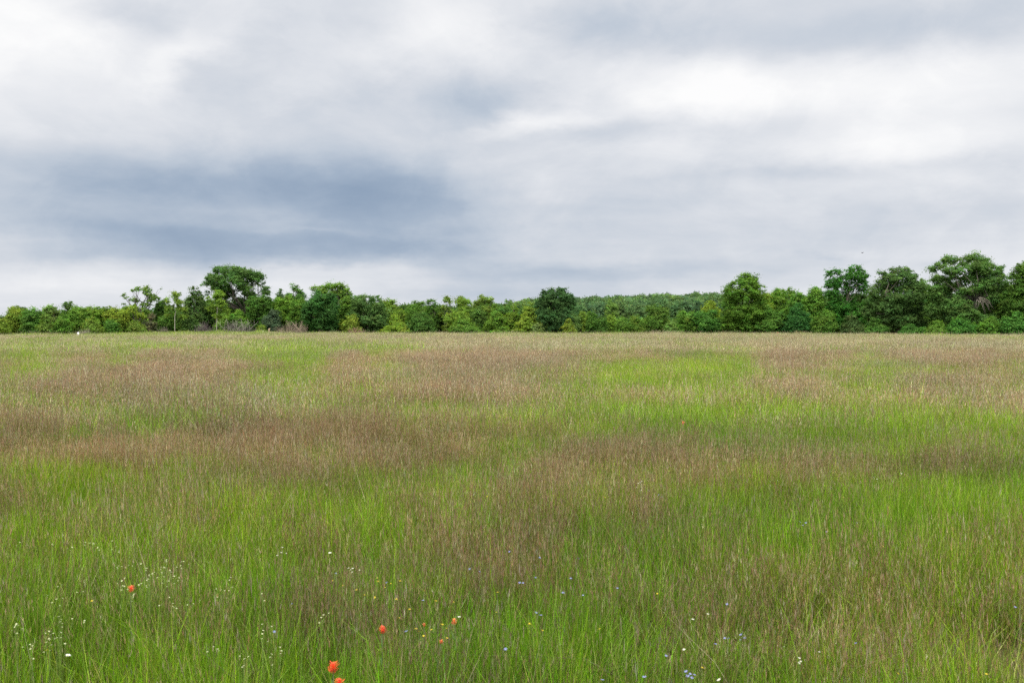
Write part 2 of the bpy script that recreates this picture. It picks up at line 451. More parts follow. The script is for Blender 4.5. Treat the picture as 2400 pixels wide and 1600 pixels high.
def leaf_quads(P, Nrm, size, rng):
    """diamond leaves sprays at P facing Nrm"""
    n = len(P)
    Nrm = Nrm / (np.linalg.norm(Nrm, axis=1)[:, None] + 1e-9)
    t = rng.normal(0, 1, (n, 3)); u = np.cross(Nrm, t); u /= np.linalg.norm(u, axis=1)[:, None] + 1e-9
    w = np.cross(Nrm, u)
    a = size[:, None] * .5; b = a * rng.uniform(.45, .8, (n, 1))
    V = np.stack([P - u * a, P + w * b, P + u * a, P - w * b], 1)
    return V.reshape(-1, 3), np.arange(n)[:, None] * 4 + np.arange(4)


def crown_geo(lobes, rng, base, leaf=0.20, dens=1.0, clump=0.5, gap=0.0, flat=0.62, hue=0.09, layered=False):
    """lobes: (x,y,z,rx,ry,rz). Each lobe is covered and filled with leafy sprays; a spray is a flattish puff of leaves, fuller on top"""
    g = Geo(); tips = []
    for (x, y, z, rx, ry, rz) in lobes:
        ar = (rx * ry + rx * rz + ry * rz) / 3 * 4 * math.pi
        nc = max(9, int(ar * 0.92 / (clump * clump)))
        d = rng.normal(0, 1, (nc, 3)); d /= np.linalg.norm(d, axis=1)[:, None]
        rr = np.where(rng.uniform(0, 1, nc) < .75, rng.uniform(.70, 1.0, nc), rng.uniform(.2, .7, nc))
        rr *= 1 + .40 * (vnoise(d[:, 0] * 2.2 + x * 3, d[:, 2] * 2.2 + d[:, 1] * 1.7 + z, int(abs(x * 13 + z * 7)) + 1) - .5)
        c = np.array([x, y, z]) + d * rr[:, None] * np.array([rx, ry, rz])
        if gap:
            k = vnoise(c[:, 0] / (clump * 1.9) + 40, c[:, 2] / (clump * 1.7) + c[:, 1] * .3, 77) > gap + .08
            c, d, rr = c[k], d[k], rr[k]
        k = c[:, 2] > .05
        c, d, rr = c[k], d[k], rr[k]
        if not len(c): continue
        tips.append(c[:: max(1, len(c) // 7)])
        nl = max(12, int(44 * dens * (clump / .5) ** 2 * (.20 / leaf) ** 1.6))
        cr = clump * np.exp(rng.normal(-.12, .30, len(c))) * np.where(rr > .95, .72, 1.0)
        q = rng.normal(0, 1, (len(c), nl, 3)); q /= np.linalg.norm(q, axis=2)[..., None]
        q[..., 2] = np.where(rng.uniform(0, 1, (len(c), nl)) < .72, np.abs(q[..., 2]), q[..., 2])
        ra = rng.uniform(.15, 1.25, (len(c), nl, 1)) ** .75
        st = rng.uniform(.75, 1.35, (len(c), 1, 3)) * np.array([1, 1, flat])           # every spray has its own stretch
        off = q * ra * cr[:, None, None] * st
        off[..., 2] += off[..., 0] * rng.normal(0, .35, (len(c), 1))                       # and its own tilt
        if layered: off[..., 2] -= .25 * (off[..., 0] ** 2 + off[..., 1] ** 2) / clump
        P = (c[:, None] + off).reshape(-1, 3)
        Nn = (q * .75 + d[:, None] * .25 + np.array([0, 0, .35])).reshape(-1, 3) + rng.normal(0, .38, (len(P), 3))
        sz = leaf * np.exp(rng.normal(0, .3, len(P)))
        V, Q = leaf_quads(P, Nn, sz, rng)
        cb = np.asarray(base) * np.exp(rng.normal(0, .17, (len(c), 1))) * np.exp(rng.normal(0, hue, (len(c), 3)) * np.array([1, .3, .6]))
        lc = np.repeat(cb, nl, 0) * np.exp(rng.normal(0, .16, (len(P), 1)))
        V[:, 2] = np.maximum(V[:, 2], 0.01)
        g.add(V, Q, None, np.repeat(np.clip(lc, .006, .6), 4, 0))
        # a few twiggy shoots reach past the outline
        for m in rng.permutation(len(c))[: max(1, len(c) // 9)]:
            if d[m, 2] < -.2: continue
            L_ = rng.uniform(.2, .42) * min(1, rx); n = int(L_ * 46); t = rng.uniform(0, 1, n)[:, None]
            dr = d[m] * .6 + np.array([0, 0, .6]) + rng.normal(0, .25, 3)
            P = c[m] + dr * (cr[m] * .5 + t * L_) + rng.normal(0, .05, (n, 3)) * (1.3 - t)
            V, Q = leaf_quads(P, rng.normal(0, 1, (n, 3)) + (0, 0, .5), leaf * .8 * np.exp(rng.normal(0, .25, n)) * (1.1 - .4 * t[:, 0]), rng)
            V[:, 2] = np.maximum(V[:, 2], 0.01)
            g.add(V, Q, None, np.repeat(cb[m:m + 1] * np.exp(rng.normal(0, .16, (n, 1))), 4, 0))
    return g, (np.concatenate(tips) if tips else np.zeros((0, 3)))


def auto_lobes(w, h, shape, rng):
    W = w / 2; L = []
    if shape == 'round':
        L.append((0, 0, h * .44, W * .66, W * .66, h * .40))
        for k in range(11):
            a = k / 11 * 6.283 * 2 + rng.uniform(-.5, .5); zz = h * rng.uniform(.18, .76)
            s = math.sqrt(max(.1, 1 - ((zz / h - .45) / .62) ** 2))
            r = rng.uniform(.24, .46)
            L.append((math.cos(a) * W * (1 - r) * s, math.sin(a) * W * (1 - r) * s, zz, W * r, W * r, h * rng.uniform(.16, .24)))
        for k in range(4):
            L.append((rng.uniform(-.55, .55) * W, rng.uniform(-.4, .4) * W, h * rng.uniform(.68, .87), W * rng.uniform(.18, .34), W * .30, h * rng.uniform(.09, .15)))
    elif shape == 'shrub':
        for k in range(9):
            a = rng.uniform(0, 6.283); q = rng.uniform(0, .62); r = rng.uniform(.32, .46)
            zz = h * rng.uniform(.28, .74) * (1 - .35 * q)
            L.append((math.cos(a) * W * q, math.sin(a) * W * q, zz, W * r, W * r, h * rng.uniform(.20, .28)))
        L.append((0, 0, h * .3, W * .8, W * .7, h * .3)); L.append((rng.uniform(-.2, .2) * W, 0, h * .82, W * .32, W * .3, h * .17))
    elif shape == 'cone':
        for k in range(7):
            t = k / 6; r = W * (1 - .80 * t) * rng.uniform(.85, 1.1)
            for q in range(3 if t < .7 else 1):
                a = rng.uniform(0, 6.283)
                L.append((math.cos(a) * r * .45, math.sin(a) * r * .45, h * (.12 + .80 * t), r * .62, r * .62, h * .085))
    elif shape == 'slim':
        for k in range(9):
            t = k / 8; r = W * rng.uniform(.35, .55) * (1.15 - .5 * abs(t - .4))
            L.append((rng.uniform(-.5, .5) * W * (1 - t * .5), rng.uniform(-.4, .4) * W, h * (.34 + .58 * t), r, r, h * .10))
    elif shape == 'spiky':
        L.append((0, 0, h * .38, W * .8, W * .75, h * .36))
        for k in range(8):
            x = (k / 7 * 2 - 1) * W * .72; top = h * (1 - .28 * abs(x / W) ** 1.5 - rng.uniform(0, .10))
            L.append((x, rng.uniform(-.4, .4) * W, top - h * .20, W * rng.uniform(.13, .2), W * .2, h * .20))
    elif shape == 'open':
        for k in range(11):
            a = rng.uniform(0, 6.283); q = rng.uniform(.25, .8); r = rng.uniform(.18, .30)
            L.append((math.cos(a) * W * q, math.sin(a) * W * q * .8, h * rng.uniform(.42, .88) * (1.02 - .14 * q), W * r, W * r, h * rng.uniform(.07, .12)))
        L.append((0, 0, h * .26, W * .6, W * .6, h * .24))
    return L


def trunk_geo(h, W, tips, lobes, rng, r0, bark=(.10, .085, .065), base_z=-.3, lean=0, fork=.35, twigs=10):
    g = Geo(); fz = h * fork
    b = np.asarray(bark)
    top = np.array([lean + rng.normal(0, .06 * W), 0, fz])
    g.tube([(0, 0, base_z), (rng.normal(0, .02), 0, fz * .35), (lean * .5, 0, fz * .7), top], [r0 * 1.3, r0, r0 * .85, r0 * .75], 8, b)
    ends = []
    for (x, y, z, rx, ry, rz) in lobes:
        if z < fz * .8: continue
        e = np.array([x, y, z + rz * .35]); m = top + (e - top) * .5 + np.array([rng.normal(0, .08) * W, rng.normal(0, .08) * W, -.04 * h])
        rr = r0 * rng.uniform(.35, .5)
        g.tube([top - (0, 0, .05), top + (m - top) * .5, m, e], [rr, rr * .85, rr * .6, rr * .2], 5, b * rng.uniform(.85, 1.15))
        ends.append(m)
    if len(tips) and len(ends):
        E = np.array(ends)
        for k in rng.permutation(len(tips))[:twigs]:
            i = np.argmin(((E - tips[k]) ** 2).sum(1)); rr = r0 * .14
            mid = (E[i] + tips[k]) / 2 + rng.normal(0, .1, 3)
            g.tube([E[i], mid, tips[k]], [rr, rr * .7, rr * .25], 4, b)
    return g


def pxm(sx, off): return (edge(sx) + off) / F


def tree(name, label, sx, topy, w, off, shape, tone, cat='tree', lobes_px=None, leaf=.175, dens=1.05, clump=None, gap=None,
         bark=(.10, .085, .065), fork=.35, group=None, r0=None, twigs=10, extra=None, lean=0):
    seed = int(sx * 7 + topy * 3 + off * 11); rng = np.random.default_rng(seed)
    Y = float(edge(sx)) + off; k = Y / F
    X = (sx - 1200) * k; z0 = float(terrain(X, Y))
    h = (HOR - topy) * k + EYE - z0
    W = w * k
    if lobes_px:
        # photo outline measured as lobes: (dx px, row px, half width px, half height px, depth factor)
        L = [(dx * k, dd * W, (HOR - py) * k + EYE - z0, rx * k, max(rx * k * .8, .35), ry * k) for (dx, py, rx, ry, dd) in lobes_px]
    else:
        L = auto_lobes(W, h, shape, rng)
        hi = max(l[2] + l[5] for l in L); s = (h - .12) / hi
        L = [(x, y, z * s, rx, ry, rz * s) for (x, y, z, rx, ry, rz) in L]
    if clump is None: clump = {'round': .52, 'shrub': .46, 'cone': .42, 'slim': .38, 'spiky': .42, 'open': .40}.get(shape, .5)
    clump = min(clump * 1.05, W * .20)
    if gap is None: gap = {'open': .34, 'slim': .30, 'cone': .18, 'spiky': .2}.get(shape, .12)
    base = np.asarray(PAL[tone]) if isinstance(tone, str) else np.asarray(tone)
    base = base * np.array([1.22, 1.10, 1.0]) * np.exp(rng.normal(0, .05, 3)) * np.exp(rng.normal(0, .07))
    g, tips = crown_geo(L, rng, base, leaf, dens, clump, gap, layered=(shape == 'cone'))
    root = empty(name, (X, Y, z0)); tag(root, label, cat, group)
    g.build('crown', M_LEAF, root)
    if r0 is None: r0 = max(.035, .022 * h + .012 * W)
    tg = trunk_geo(h, W, tips, L, rng, r0, bark, fork=fork, twigs=twigs, lean=lean * k)
    tg.build('trunk', M_BARK, root)
    if extra: extra(root, k, h, z0, rng)
    return root


def broken_limbs(root, k, h, z0, rng):
    """the snapped trunk and splayed dead limbs in the heart of the double-crowned tree"""
    c = np.array([.135, .118, .095]); bx, bz = 2 * k, (HOR - 742) * k + EYE - z0
    g = Geo()
    g.tube([(bx - .3, -1.2, bz - 12 * k), (bx, -1.2, bz + 12 * k), (bx + .2, -1.2, bz + 34 * k)], [.17, .14, .04], 7, c * .55)
    g.build('broken_trunk', M_BARK, root)
    for q in range(13):
        s = np.array([bx + rng.uniform(-4, 16) * k, -2.1, (HOR - rng.uniform(697, 706)) * k + EYE - z0])
        e = s + np.array([rng.uniform(-8, 38) * k, rng.uniform(-.8, .2), -rng.uniform(12, 36) * k])
        m = (s + e) / 2 + np.array([rng.uniform(0, 5) * k, 0, rng.uniform(1, 6) * k])
        g = Geo(); g.tube([s, m, e], [.05, .036, .012], 4, c * rng.uniform(.9, 1.9)); g.build('dead_limb', M_BARK, root)
    for q in range(9):
        s = np.array([bx - rng.uniform(0, 55) * k, -1.2, (HOR - rng.uniform(675, 730)) * k + EYE - z0])
        e = s + np.array([rng.uniform(-26, 20) * k, 0, -rng.uniform(4, 22) * k])
        g = Geo(); g.tube([s, (s + e) / 2 + rng.normal(0, .1, 3), e], [.032, .022, .01], 4, c * rng.uniform(.5, .8)); g.build('dead_limb', M_BARK, root)


W_ = (.36, .33, .27)
# --- far left hedge row
G1 = 'trees and bushes of the low hedge row at far left'
tree('bush', 'small light green bush cut off by the left edge of the photo', 4, 744, 44, 1, 'shrub', 'light', 'bush', group=G1)
tree('tree', 'pale yellow green tree at far left beside the edge bush', 32, 717, 48, 8, 'round', 'yellow', group=G1)
tree('tree', 'dark rounded crown peeping over the far left hedge', 52, 711, 34, 14, 'round', 'deep', group=G1)
tree('tree', 'dark dense tree in the hedge right of the pale yellow green one', 76, 719, 56, 5, 'round', 'dark', group=G1)
tree('tree', 'thin twiggy topped tree left of the dark upright tree in the hedge', 116, 706, 46, 9, 'round', 'grey', gap=.3, group=G1)
tree('bush', 'grey green bush in front of the twiggy topped hedge tree', 108, 732, 46, 2, 'shrub', 'olive', 'bush', group=G1)
tree('tree', 'dark upright tree with splayed top rising highest above the far left hedge', 165, 700, 46, 10, 'spiky', 'blue', gap=.1, group=G1)
tree('bush', 'mid green bush below the dark splayed hedge tree', 148, 735, 54, 1, 'shrub', 'mid', 'bush', group=G1)
tree('tree', 'mid green rounded tree behind the white marker', 188, 719, 50, 6, 'round', 'mid', group=G1)
tree('bush', 'broad green bush right of the white marker', 214, 742, 58, 1, 'shrub', 'light', 'bush', group=G1)
tree('tree', 'light green low tree in the middle of the left hedge', 218, 717, 44, 9, 'round', 'light', group=G1)
tree('tree', 'darker tree with flat top next to the yellowish hedge tree', 246, 717, 38, 8, 'round', 'dark', group=G1)
tree('tree', 'yellowish green tree near the right end of the left hedge', 272, 721, 56, 4, 'round', 'yellow', group=G1)
tree('bush', 'dark green bush at the foot of the yellowish hedge tree', 262, 748, 50, 1, 'shrub', 'dark', 'bush', group=G1)
tree('tree', 'leafy green tree at the right end of the left hedge', 300, 711, 46, 8, 'round', 'mid', group=G1)
# --- the sparse tree and slender pale trunks
tree('tree', 'sparse tree with bare looking spreading branches above the left hedge', 335, 668, 88, 10, 'open', 'olive', gap=.46, dens=.75, clump=.30, bark=(.07, .06, .05), fork=.42, twigs=40,
     lobes_px=[(-38, 694, 10, 6, 0), (-24, 684, 11, 7, .1), (-10, 680, 10, 8, -.1), (6, 676, 8, 8, .1), (12, 688, 11, 9, 0), (28, 686, 9, 9, -.1), (34, 680, 6, 7, .1), (22, 700, 16, 9, 0), (-8, 700, 15, 9, .1), (-22, 706, 14, 7, 0), (0, 722, 30, 14, 0), (6, 748, 32, 22, 0)])
tree('tree', 'yellow leaved small tree below the sparse spreading tree', 322, 712, 38, 4, 'open', 'yellow', dens=1.1)
tree('bush', 'grey brown half bare bush beside the yellow leaved small tree', 350, 728, 42, 3, 'open', (0.123, 0.138, 0.080), 'bush', dens=.7)
tree('bush', 'low green bush under the sparse spreading tree', 318, 750, 64, 1, 'shrub', 'olive', 'bush')
tree('tree', 'narrow dark tree right of the sparse spreading tree', 378, 692, 30, 9, 'round', 'dark')
tree('tree', 'slender light green tree on a pale bare trunk left of the dark cedar', 410, 685, 54, 1, 'slim', 'light', bark=W_, fork=.62, r0=.045, dens=1.0,
     lobes_px=[(0, 692, 14, 8, 0), (-8, 704, 15, 10, 0), (9, 708, 16, 9, 0), (-12, 722, 12, 8, .1), (14, 726, 14, 8, .1), (-16, 738, 8, 6, .1), (18, 742, 10, 6, .1)])
tree('bush', 'dark green bush behind the pale bare trunk', 396, 728, 60, 5, 'shrub', 'dark', 'bush')
tree('cedar_tree', 'dark pointed cedar between the two slender light green trees', 456, 669, 52, 8, 'spiky', 'deep')
tree('bush', 'blackish green bush at the foot of the dark cedar', 446, 738, 66, 3, 'shrub', 'deep', 'bush')
tree('tree', 'slender yellow green tree in front of the big spreading tree', 508, 683, 52, 1, 'slim', 'light', bark=W_, fork=.62, r0=.04,
     lobes_px=[(0, 690, 18, 8, 0), (-6, 702, 19, 10, 0), (8, 712, 18, 9, 0), (-12, 724, 13, 8, .1), (14, 728, 14, 8, .1), (-4, 742, 12, 7, .1), (18, 744, 8, 6, .1)])
tree('tree', 'big spreading tree with forked dark limbs, tallest on the left side', 556, 624, 170, 9, 'open', (0.072, 0.162, 0.038), clump=.56, gap=.22, dens=1.0, fork=.33, r0=.22, twigs=40, bark=(.075, .062, .05),
     lobes_px=[(-38, 634, 20, 9, 0), (-12, 636, 26, 12, .15), (12, 640, 24, 11, -.1), (34, 646, 20, 11, 0), (48, 648, 14, 9, .1), (-54, 650, 16, 9, 0), (-66, 664, 16, 8, .1), (-80, 668, 8, 5, 0), (-36, 658, 26, 13, -.15),
               (-4, 662, 32, 14, -.2), (28, 666, 26, 12, .1), (48, 664, 12, 9, -.1), (66, 672, 15, 8, 0), (76, 680, 9, 10, 0), (-52, 682, 24, 9, .15), (-20, 684, 20, 10, .1), (52, 684, 20, 9, .1), (22, 690, 16, 8, .25), (-70, 690, 12, 8, .1), (-34, 674, 30, 13, -.1), (30, 678, 28, 12, -.1), (2, 650, 40, 16, 0), (-60, 674, 18, 9, 0), (56, 690, 22, 10, 0), (-40, 698, 20, 9, .1), (40, 702, 20, 10, .1)])
tree('tree', 'dark green tree directly right of the big spreading tree trunk', 612, 690, 72, 6, 'round', 'dark')
tree('bush', 'green bush under the fork of the big spreading tree', 562, 726, 70, 5, 'shrub', 'mid', 'bush')
tree('bush', 'bushy green undergrowth tree left of the big trunk', 524, 728, 50, 6, 'shrub', 'olive', 'bush')
tree('bush', 'purplish dark bush left of the tan twig pile', 640, 720, 52, 3, 'shrub', (0.058, 0.096, 0.058), 'bush')
tree('bush', 'small light green bush beside the tan stump stake', 614, 762, 30, 0, 'shrub', 'light', 'bush')
tree('tree', 'lighter green tree left of the twin dark crowns', 662, 690, 50, 7, 'round', 'light')
tree('tree', 'small dark crown left of the round dark crown behind', 658, 675, 24, 16, 'round', 'blue')
tree('tree', 'round dark crown standing up behind the left centre trees', 694, 664, 52, 16, 'round', 'blue', gap=.3)
tree('tree', 'green tree in front of the round dark crown behind', 702, 698, 58, 5, 'round', 'mid')
tree('tree', 'large leafy dark green tree reaching the ground right of the tan twig pile', 752, 680, 88, 2, 'round', (0.049, 0.139, 0.032))
tree('tree', 'tall airy tree with see through rounded top', 782, 664, 78, 11, 'open', 'olive', gap=.24, twigs=40, fork=.4,
     lobes_px=[(-44, 676, 8, 7, 0), (-24, 678, 14, 9, 0), (-8, 672, 15, 8, .1), (10, 672, 15, 8, -.1), (26, 680, 12, 9, 0), (34, 690, 8, 8, 0), (-28, 694, 14, 10, .1), (26, 698, 14, 9, .1), (4, 700, 18, 9, .1), (-14, 687, 18, 9, 0), (12, 688, 20, 9, 0), (0, 730, 36, 26, 0)])
tree('tree', 'blue green tree tucked between the airy tree and the grey green one', 814, 692, 44, 6, 'round', 'mid')
tree('bush', 'bright yellow green bush at the field edge left of the grey green tree', 824, 734, 52, 1, 'shrub', 'yellow', 'bush')
tree('tree', 'grey green broad tree with thin twigs at its top', 862, 689, 92, 4, 'round', (0.087, 0.171, 0.052), gap=.28)
# --- centre
tree('tree', 'light green tree behind the bright lime bush', 920, 701, 66, 9, 'round', 'light')
tree('bush', 'bright lime green bush with drooping branches in left centre', 926, 734, 78, 1, 'cone', 'yellow', 'bush')
tree('tree', 'mid green tree right of the lime bush', 976, 700, 56, 7, 'round', 'mid')
tree('tree', 'narrow dark topped tree in the centre row', 1012, 693, 32, 9, 'spiky', 'dark')
tree('bush', 'long dark green bush at the field edge in the centre', 985, 728, 96, 2, 'shrub', 'dark', 'bush')
tree('tree', 'small pale tree with thin crown right of the dark topped one', 1046, 693, 40, 10, 'open', 'light')
tree('tree', 'full green tree behind the rounded yellow green bush', 1088, 691, 56, 8, 'round', 'light')
tree('bush', 'rounded yellow green bush standing in the centre of the row', 1072, 727, 56, 3, 'round', (.125, .235, .040), 'bush')
tree('bush', 'dark bush below the rounded yellow green bush', 1092, 748, 90, 1, 'shrub', 'mid', 'bush')
tree('tree', 'tallest light crown between the centre and the layered trees', 1138, 685, 56, 9, 'round', 'light', gap=.26)
tree('bush', 'dark green tree below the tallest light crown', 1125, 715, 54, 5, 'shrub', 'dark', 'bush')
tree('tree', 'bright layered tree with tiered branches, the widest of the tiered ones', 1163, 708, 74, 2, 'cone', (.125, .235, .040))
tree('tree', 'mid green layered tree with tiered branches behind the two bright ones', 1202, 699, 56, 5, 'cone', 'light')
tree('tree', 'bright layered tree with tiered branches beside the big round dark tree', 1230, 726, 58, 1, 'cone', 'yellow')
tree('tree', 'yellowish crown showing left of the big round dark tree', 1244, 707, 40, 10, 'round', 'yellow')
tree('bush', 'grey green bush at the left foot of the big round dark tree', 1258, 756, 36, 0, 'shrub', 'grey', 'bush')
tree('tree', 'big round dark green tree standing alone in the centre right', 1302, 672, 108, 3, 'round', (0.043, 0.119, 0.035), clump=.56, gap=.16,
     lobes_px=[(0, 684, 18, 10, 0), (16, 686, 12, 10, .1), (-18, 692, 16, 12, -.1), (26, 700, 18, 13, 0), (-34, 708, 16, 13, .1), (0, 704, 34, 18, -.1), (36, 720, 16, 15, .1), (-38, 724, 14, 14, 0), (0, 728, 42, 22, 0),
               (42, 738, 12, 14, -.1), (-24, 744, 26, 18, -.2), (14, 748, 30, 20, -.2), (-4, 766, 26, 16, -.1), (30, 758, 18, 14, .1)])
tree('bush', 'small yellow green bush in front of the big round dark tree', 1331, 747, 44, -3, 'cone', 'yellow', 'bush')
tree('tree', 'thin dark tree at the right flank of the big round dark tree', 1348, 732, 28, 2, 'round', 'grey')
# --- low bushes in front of the hill
G2 = 'row of low bushes in front of the wooded hill'
tree('bush', 'light green bush just right of the thin dark tree', 1368, 728, 30, 3, 'round', 'light', 'bush', group=G2)
tree('bush', 'dark narrow bush with a pointed top before the wooded hill', 1387, 731, 28, 2, 'round', 'dark', 'bush', group=G2)
tree('bush', 'dark green bush right of the pointed dark bush', 1411, 739, 32, 2, 'shrub', 'dark', 'bush', group=G2)
tree('bush', 'yellowish bush between two darker low bushes', 1432, 733, 26, 4, 'round', 'light', 'bush', group=G2)
tree('bush', 'widest mid green low bush under the middle of the wooded hill', 1460, 742, 44, 2, 'shrub', 'mid', 'bush', group=G2)
tree('bush', 'green bush left of the taller dark bush', 1492, 736, 44, 2, 'shrub', 'mid', 'bush', group=G2)
tree('tree', 'tallest dark bushy tree in the low row before the hill', 1538, 717, 54, 3, 'round', 'dark', group=G2)
tree('bush', 'short grey green bush right of the tallest dark bushy tree', 1573, 752, 36, 1, 'shrub', 'grey', 'bush', group=G2)
tree('bush', 'rounded dark green bush near the tall right hand tree', 1604, 728, 50, 2, 'round', 'mid', 'bush', group=G2)
tree('tree', 'broad green tree against the left side of the tall yellowish oak', 1652, 723, 72, 2, 'round', (0.065, 0.181, 0.035), group=G2)
tree('tree', 'pale yellow crown rising behind the broad green tree', 1664, 700, 42, 14, 'round', 'yellow')
tree('tree', 'pale bright crown standing on the slope before the hill', 1434, 703, 36, 60, 'round', (0.123, 0.239, 0.058))
tree('tree', 'grey green rounded crown on the slope right of the pale bright one', 1492, 711, 44, 55, 'round', (0.087, 0.171, 0.070))
tree('tree', 'dark rounded crown low on the slope left of the pale yellow crown', 1638, 704, 30, 45, 'round', (0.058, 0.123, 0.058))
# --- tall trees on the right
tree('oak_tree', 'tall yellowish green oak with narrow top, first of the tall trees on the right', 1744, 641, 112, 3, 'round', (0.090, 0.196, 0.032), clump=.56, gap=.12, twigs=30,
     lobes_px=[(4, 650, 14, 9, 0), (20, 654, 12, 10, .1), (-14, 660, 14, 10, 0), (6, 668, 28, 14, -.1), (-28, 670, 12, 9, .1), (-40, 682, 10, 8, 0), (30, 672, 14, 12, 0), (42, 676, 10, 9, .1), (0, 690, 40, 18, -.15), (-26, 696, 22, 14, .1), (50, 684, 8, 6, 0),
               (-34, 718, 20, 18, 0), (22, 712, 30, 20, 0), (0, 736, 46, 24, -.15), (-36, 748, 24, 20, .1), (30, 746, 26, 22, .1), (0, 766, 50, 16, 0)])
tree('tree', 'yellow green tree leaning out from the right side of the tall oak', 1790, 688, 46, 6, 'open', 'yellow', gap=.3, dens=1.2,
     lobes_px=[(2, 696, 16, 8, 0), (-6, 710, 18, 10, 0), (8, 722, 14, 10, 0), (-8, 738, 16, 9, 0), (-10, 756, 12, 8, 0)])
tree('tree', 'dark bushy tree with a ragged top right of the yellow green leaning tree', 1832, 674, 72, 9, 'round', 'mid')
tree('tree', 'broad mid green tree left of the spiky topped tree', 1888, 669, 84, 7, 'round', 'mid')
tree('tree', 'spiky topped dark green tree with upright shoots', 1986, 624, 108, 8, 'spiky', (0.046, 0.142, 0.029), gap=.2, twigs=30, fork=.42, r0=.13,
     lobes_px=[(-42, 644, 9, 11, 0), (-28, 642, 8, 12, .1), (-16, 646, 10, 13, 0), (-2, 652, 10, 12, -.1), (4, 636, 5, 10, 0), (14, 632, 5, 12, .1), (24, 632, 5, 12, 0), (34, 640, 6, 12, 0), (43, 652, 8, 12, .1), (20, 652, 18, 14, -.1), (-30, 664, 20, 14, 0),
               (-6, 674, 22, 14, .1), (32, 672, 18, 14, 0), (-46, 672, 10, 8, 0), (-34, 692, 22, 16, 0), (10, 700, 20, 14, .15), (40, 696, 16, 16, 0), (-20, 720, 34, 22, 0), (26, 724, 30, 22, .1), (0, 748, 50, 24, 0)])
tree('oak_tree', 'wide domed oak with leafy skirt right of the spiky topped tree', 2106, 625, 140, 5, 'round', (0.078, 0.172, 0.040), clump=.58, gap=.1, twigs=24,
     lobes_px=[(8, 634, 12, 8, 0), (-12, 638, 16, 9, 0), (-32, 644, 12, 8, .1), (24, 642, 14, 9, 0), (0, 654, 36, 14, -.1), (-40, 660, 14, 10, 0), (40, 658, 12, 10, .1), (-26, 674, 30, 14, .1), (26, 676, 34, 15, -.1), (54, 676, 12, 10, 0), (-54, 684, 14, 12, 0),
               (0, 696, 50, 18, -.2), (-50, 708, 22, 14, .1), (46, 704, 22, 15, .1), (-20, 722, 44, 18, -.15), (40, 730, 30, 18, 0), (-62, 732, 18, 15, .1), (0, 752, 52, 18, -.1), (-44, 760, 26, 16, 0), (48, 758, 26, 18, .1)])
tree('tree', 'small green crown behind the gap between the domed oak and the double tree', 2166, 653, 42, 14, 'round', 'mid')
tree('oak_tree', 'huge double crowned oak with broken dead limbs, tallest of all', 2272, 597, 190, 6, 'round', (0.088, 0.190, 0.042), clump=.60, gap=.08, twigs=20, fork=.46, r0=.20, extra=broken_limbs, bark=(.11, .095, .08),
     lobes_px=[(-54, 610, 14, 8, 0), (-34, 610, 14, 10, .1), (-22, 620, 12, 12, 0), (-66, 624, 14, 9, 0), (-80, 632, 10, 7, .1), (-46, 636, 22, 12, -.1), (-74, 650, 14, 8, 0), (-30, 648, 14, 10, .1), (-60, 662, 24, 12, .1),
               (10, 604, 16, 8, 0), (-2, 612, 14, 12, .1), (24, 612, 18, 12, 0), (44, 618, 14, 10, .1), (10, 630, 30, 14, -.1), (46, 636, 24, 14, 0), (66, 634, 12, 10, 0), (76, 650, 14, 12, .1), (14, 654, 30, 14, 0), (54, 660, 28, 14, -.1), (-14, 668, 22, 10, .2),
               (-76, 680, 20, 12, 0), (-48, 690, 24, 12, .2), (80, 676, 16, 16, 0), (62, 690, 24, 14, .1), (-70, 706, 24, 12, .1), (-30, 676, 20, 8, .2), (78, 712, 20, 16, 0), (56, 722, 18, 14, .1), (-76, 732, 22, 16, .1), (-40, 738, 20, 14, -.1), (30, 676, 22, 8, .1), (70, 744, 26, 16, 0), (-10, 760, 40, 12, .1), (-28, 716, 24, 13, -.1), (-14, 738, 24, 13, -.15), (24, 752, 26, 12, -.15), (-14, 684, 24, 10, -.1), (16, 674, 26, 10, -.15), (46, 700, 20, 12, -.1), (-44, 716, 26, 14, -.1), (-6, 654, 20, 12, 0)])
tree('oak_tree', 'dark dense tree cut off by the right edge of the photo', 2402, 609, 104, 7, 'round', 'dark', clump=.48)
G3 = 'bushes of the dark thicket under the right hand trees'
tree('bush', 'dark bush below the yellow green leaning tree', 1806, 716, 76, 2, 'shrub', 'dark', 'bush', group=G3)
tree('bush', 'leafy dark bush between the leaning tree and the spiky topped tree', 1866, 708, 84, 2, 'shrub', (0.046, 0.133, 0.035), 'bush', group=G3)
tree('bush', 'dark undergrowth bush at the left foot of the spiky topped tree', 1934, 726, 76, 2, 'shrub', 'mid', 'bush', group=G3)
tree('bush', 'brownish green bush at the right foot of the spiky topped tree', 1998, 738, 78, 2, 'shrub', (0.067, 0.122, 0.041), 'bush', group=G3)
tree('bush', 'low bush hugging the left skirt of the domed oak', 2048, 746, 62, 1, 'shrub', 'blue', 'bush', group=G3)
tree('bush', 'bluish low bush in front of the domed oak', 2136, 760, 72, 0, 'shrub', 'blue', 'bush', group=G3)
tree('bush', 'low light bush between the domed oak and the double crowned oak', 2196, 752, 66, 1, 'shrub', 'mid', 'bush', group=G3)
tree('bush', 'green bush in front of the broken dead limbs', 2256, 745, 84, -1, 'shrub', (0.058, 0.162, 0.032), 'bush', group=G3)
tree('bush', 'bush right of the broken dead limbs', 2324, 744, 72, 1, 'shrub', 'mid', 'bush', group=G3)
tree('bush', 'bush in the lower right corner of the tree line', 2384, 730, 70, 1, 'shrub', (0.058, 0.162, 0.032), 'bush', group=G3)
tree('tree', 'mid green tree filling behind the right edge thicket', 2360, 690, 70, 9, 'round', 'mid')
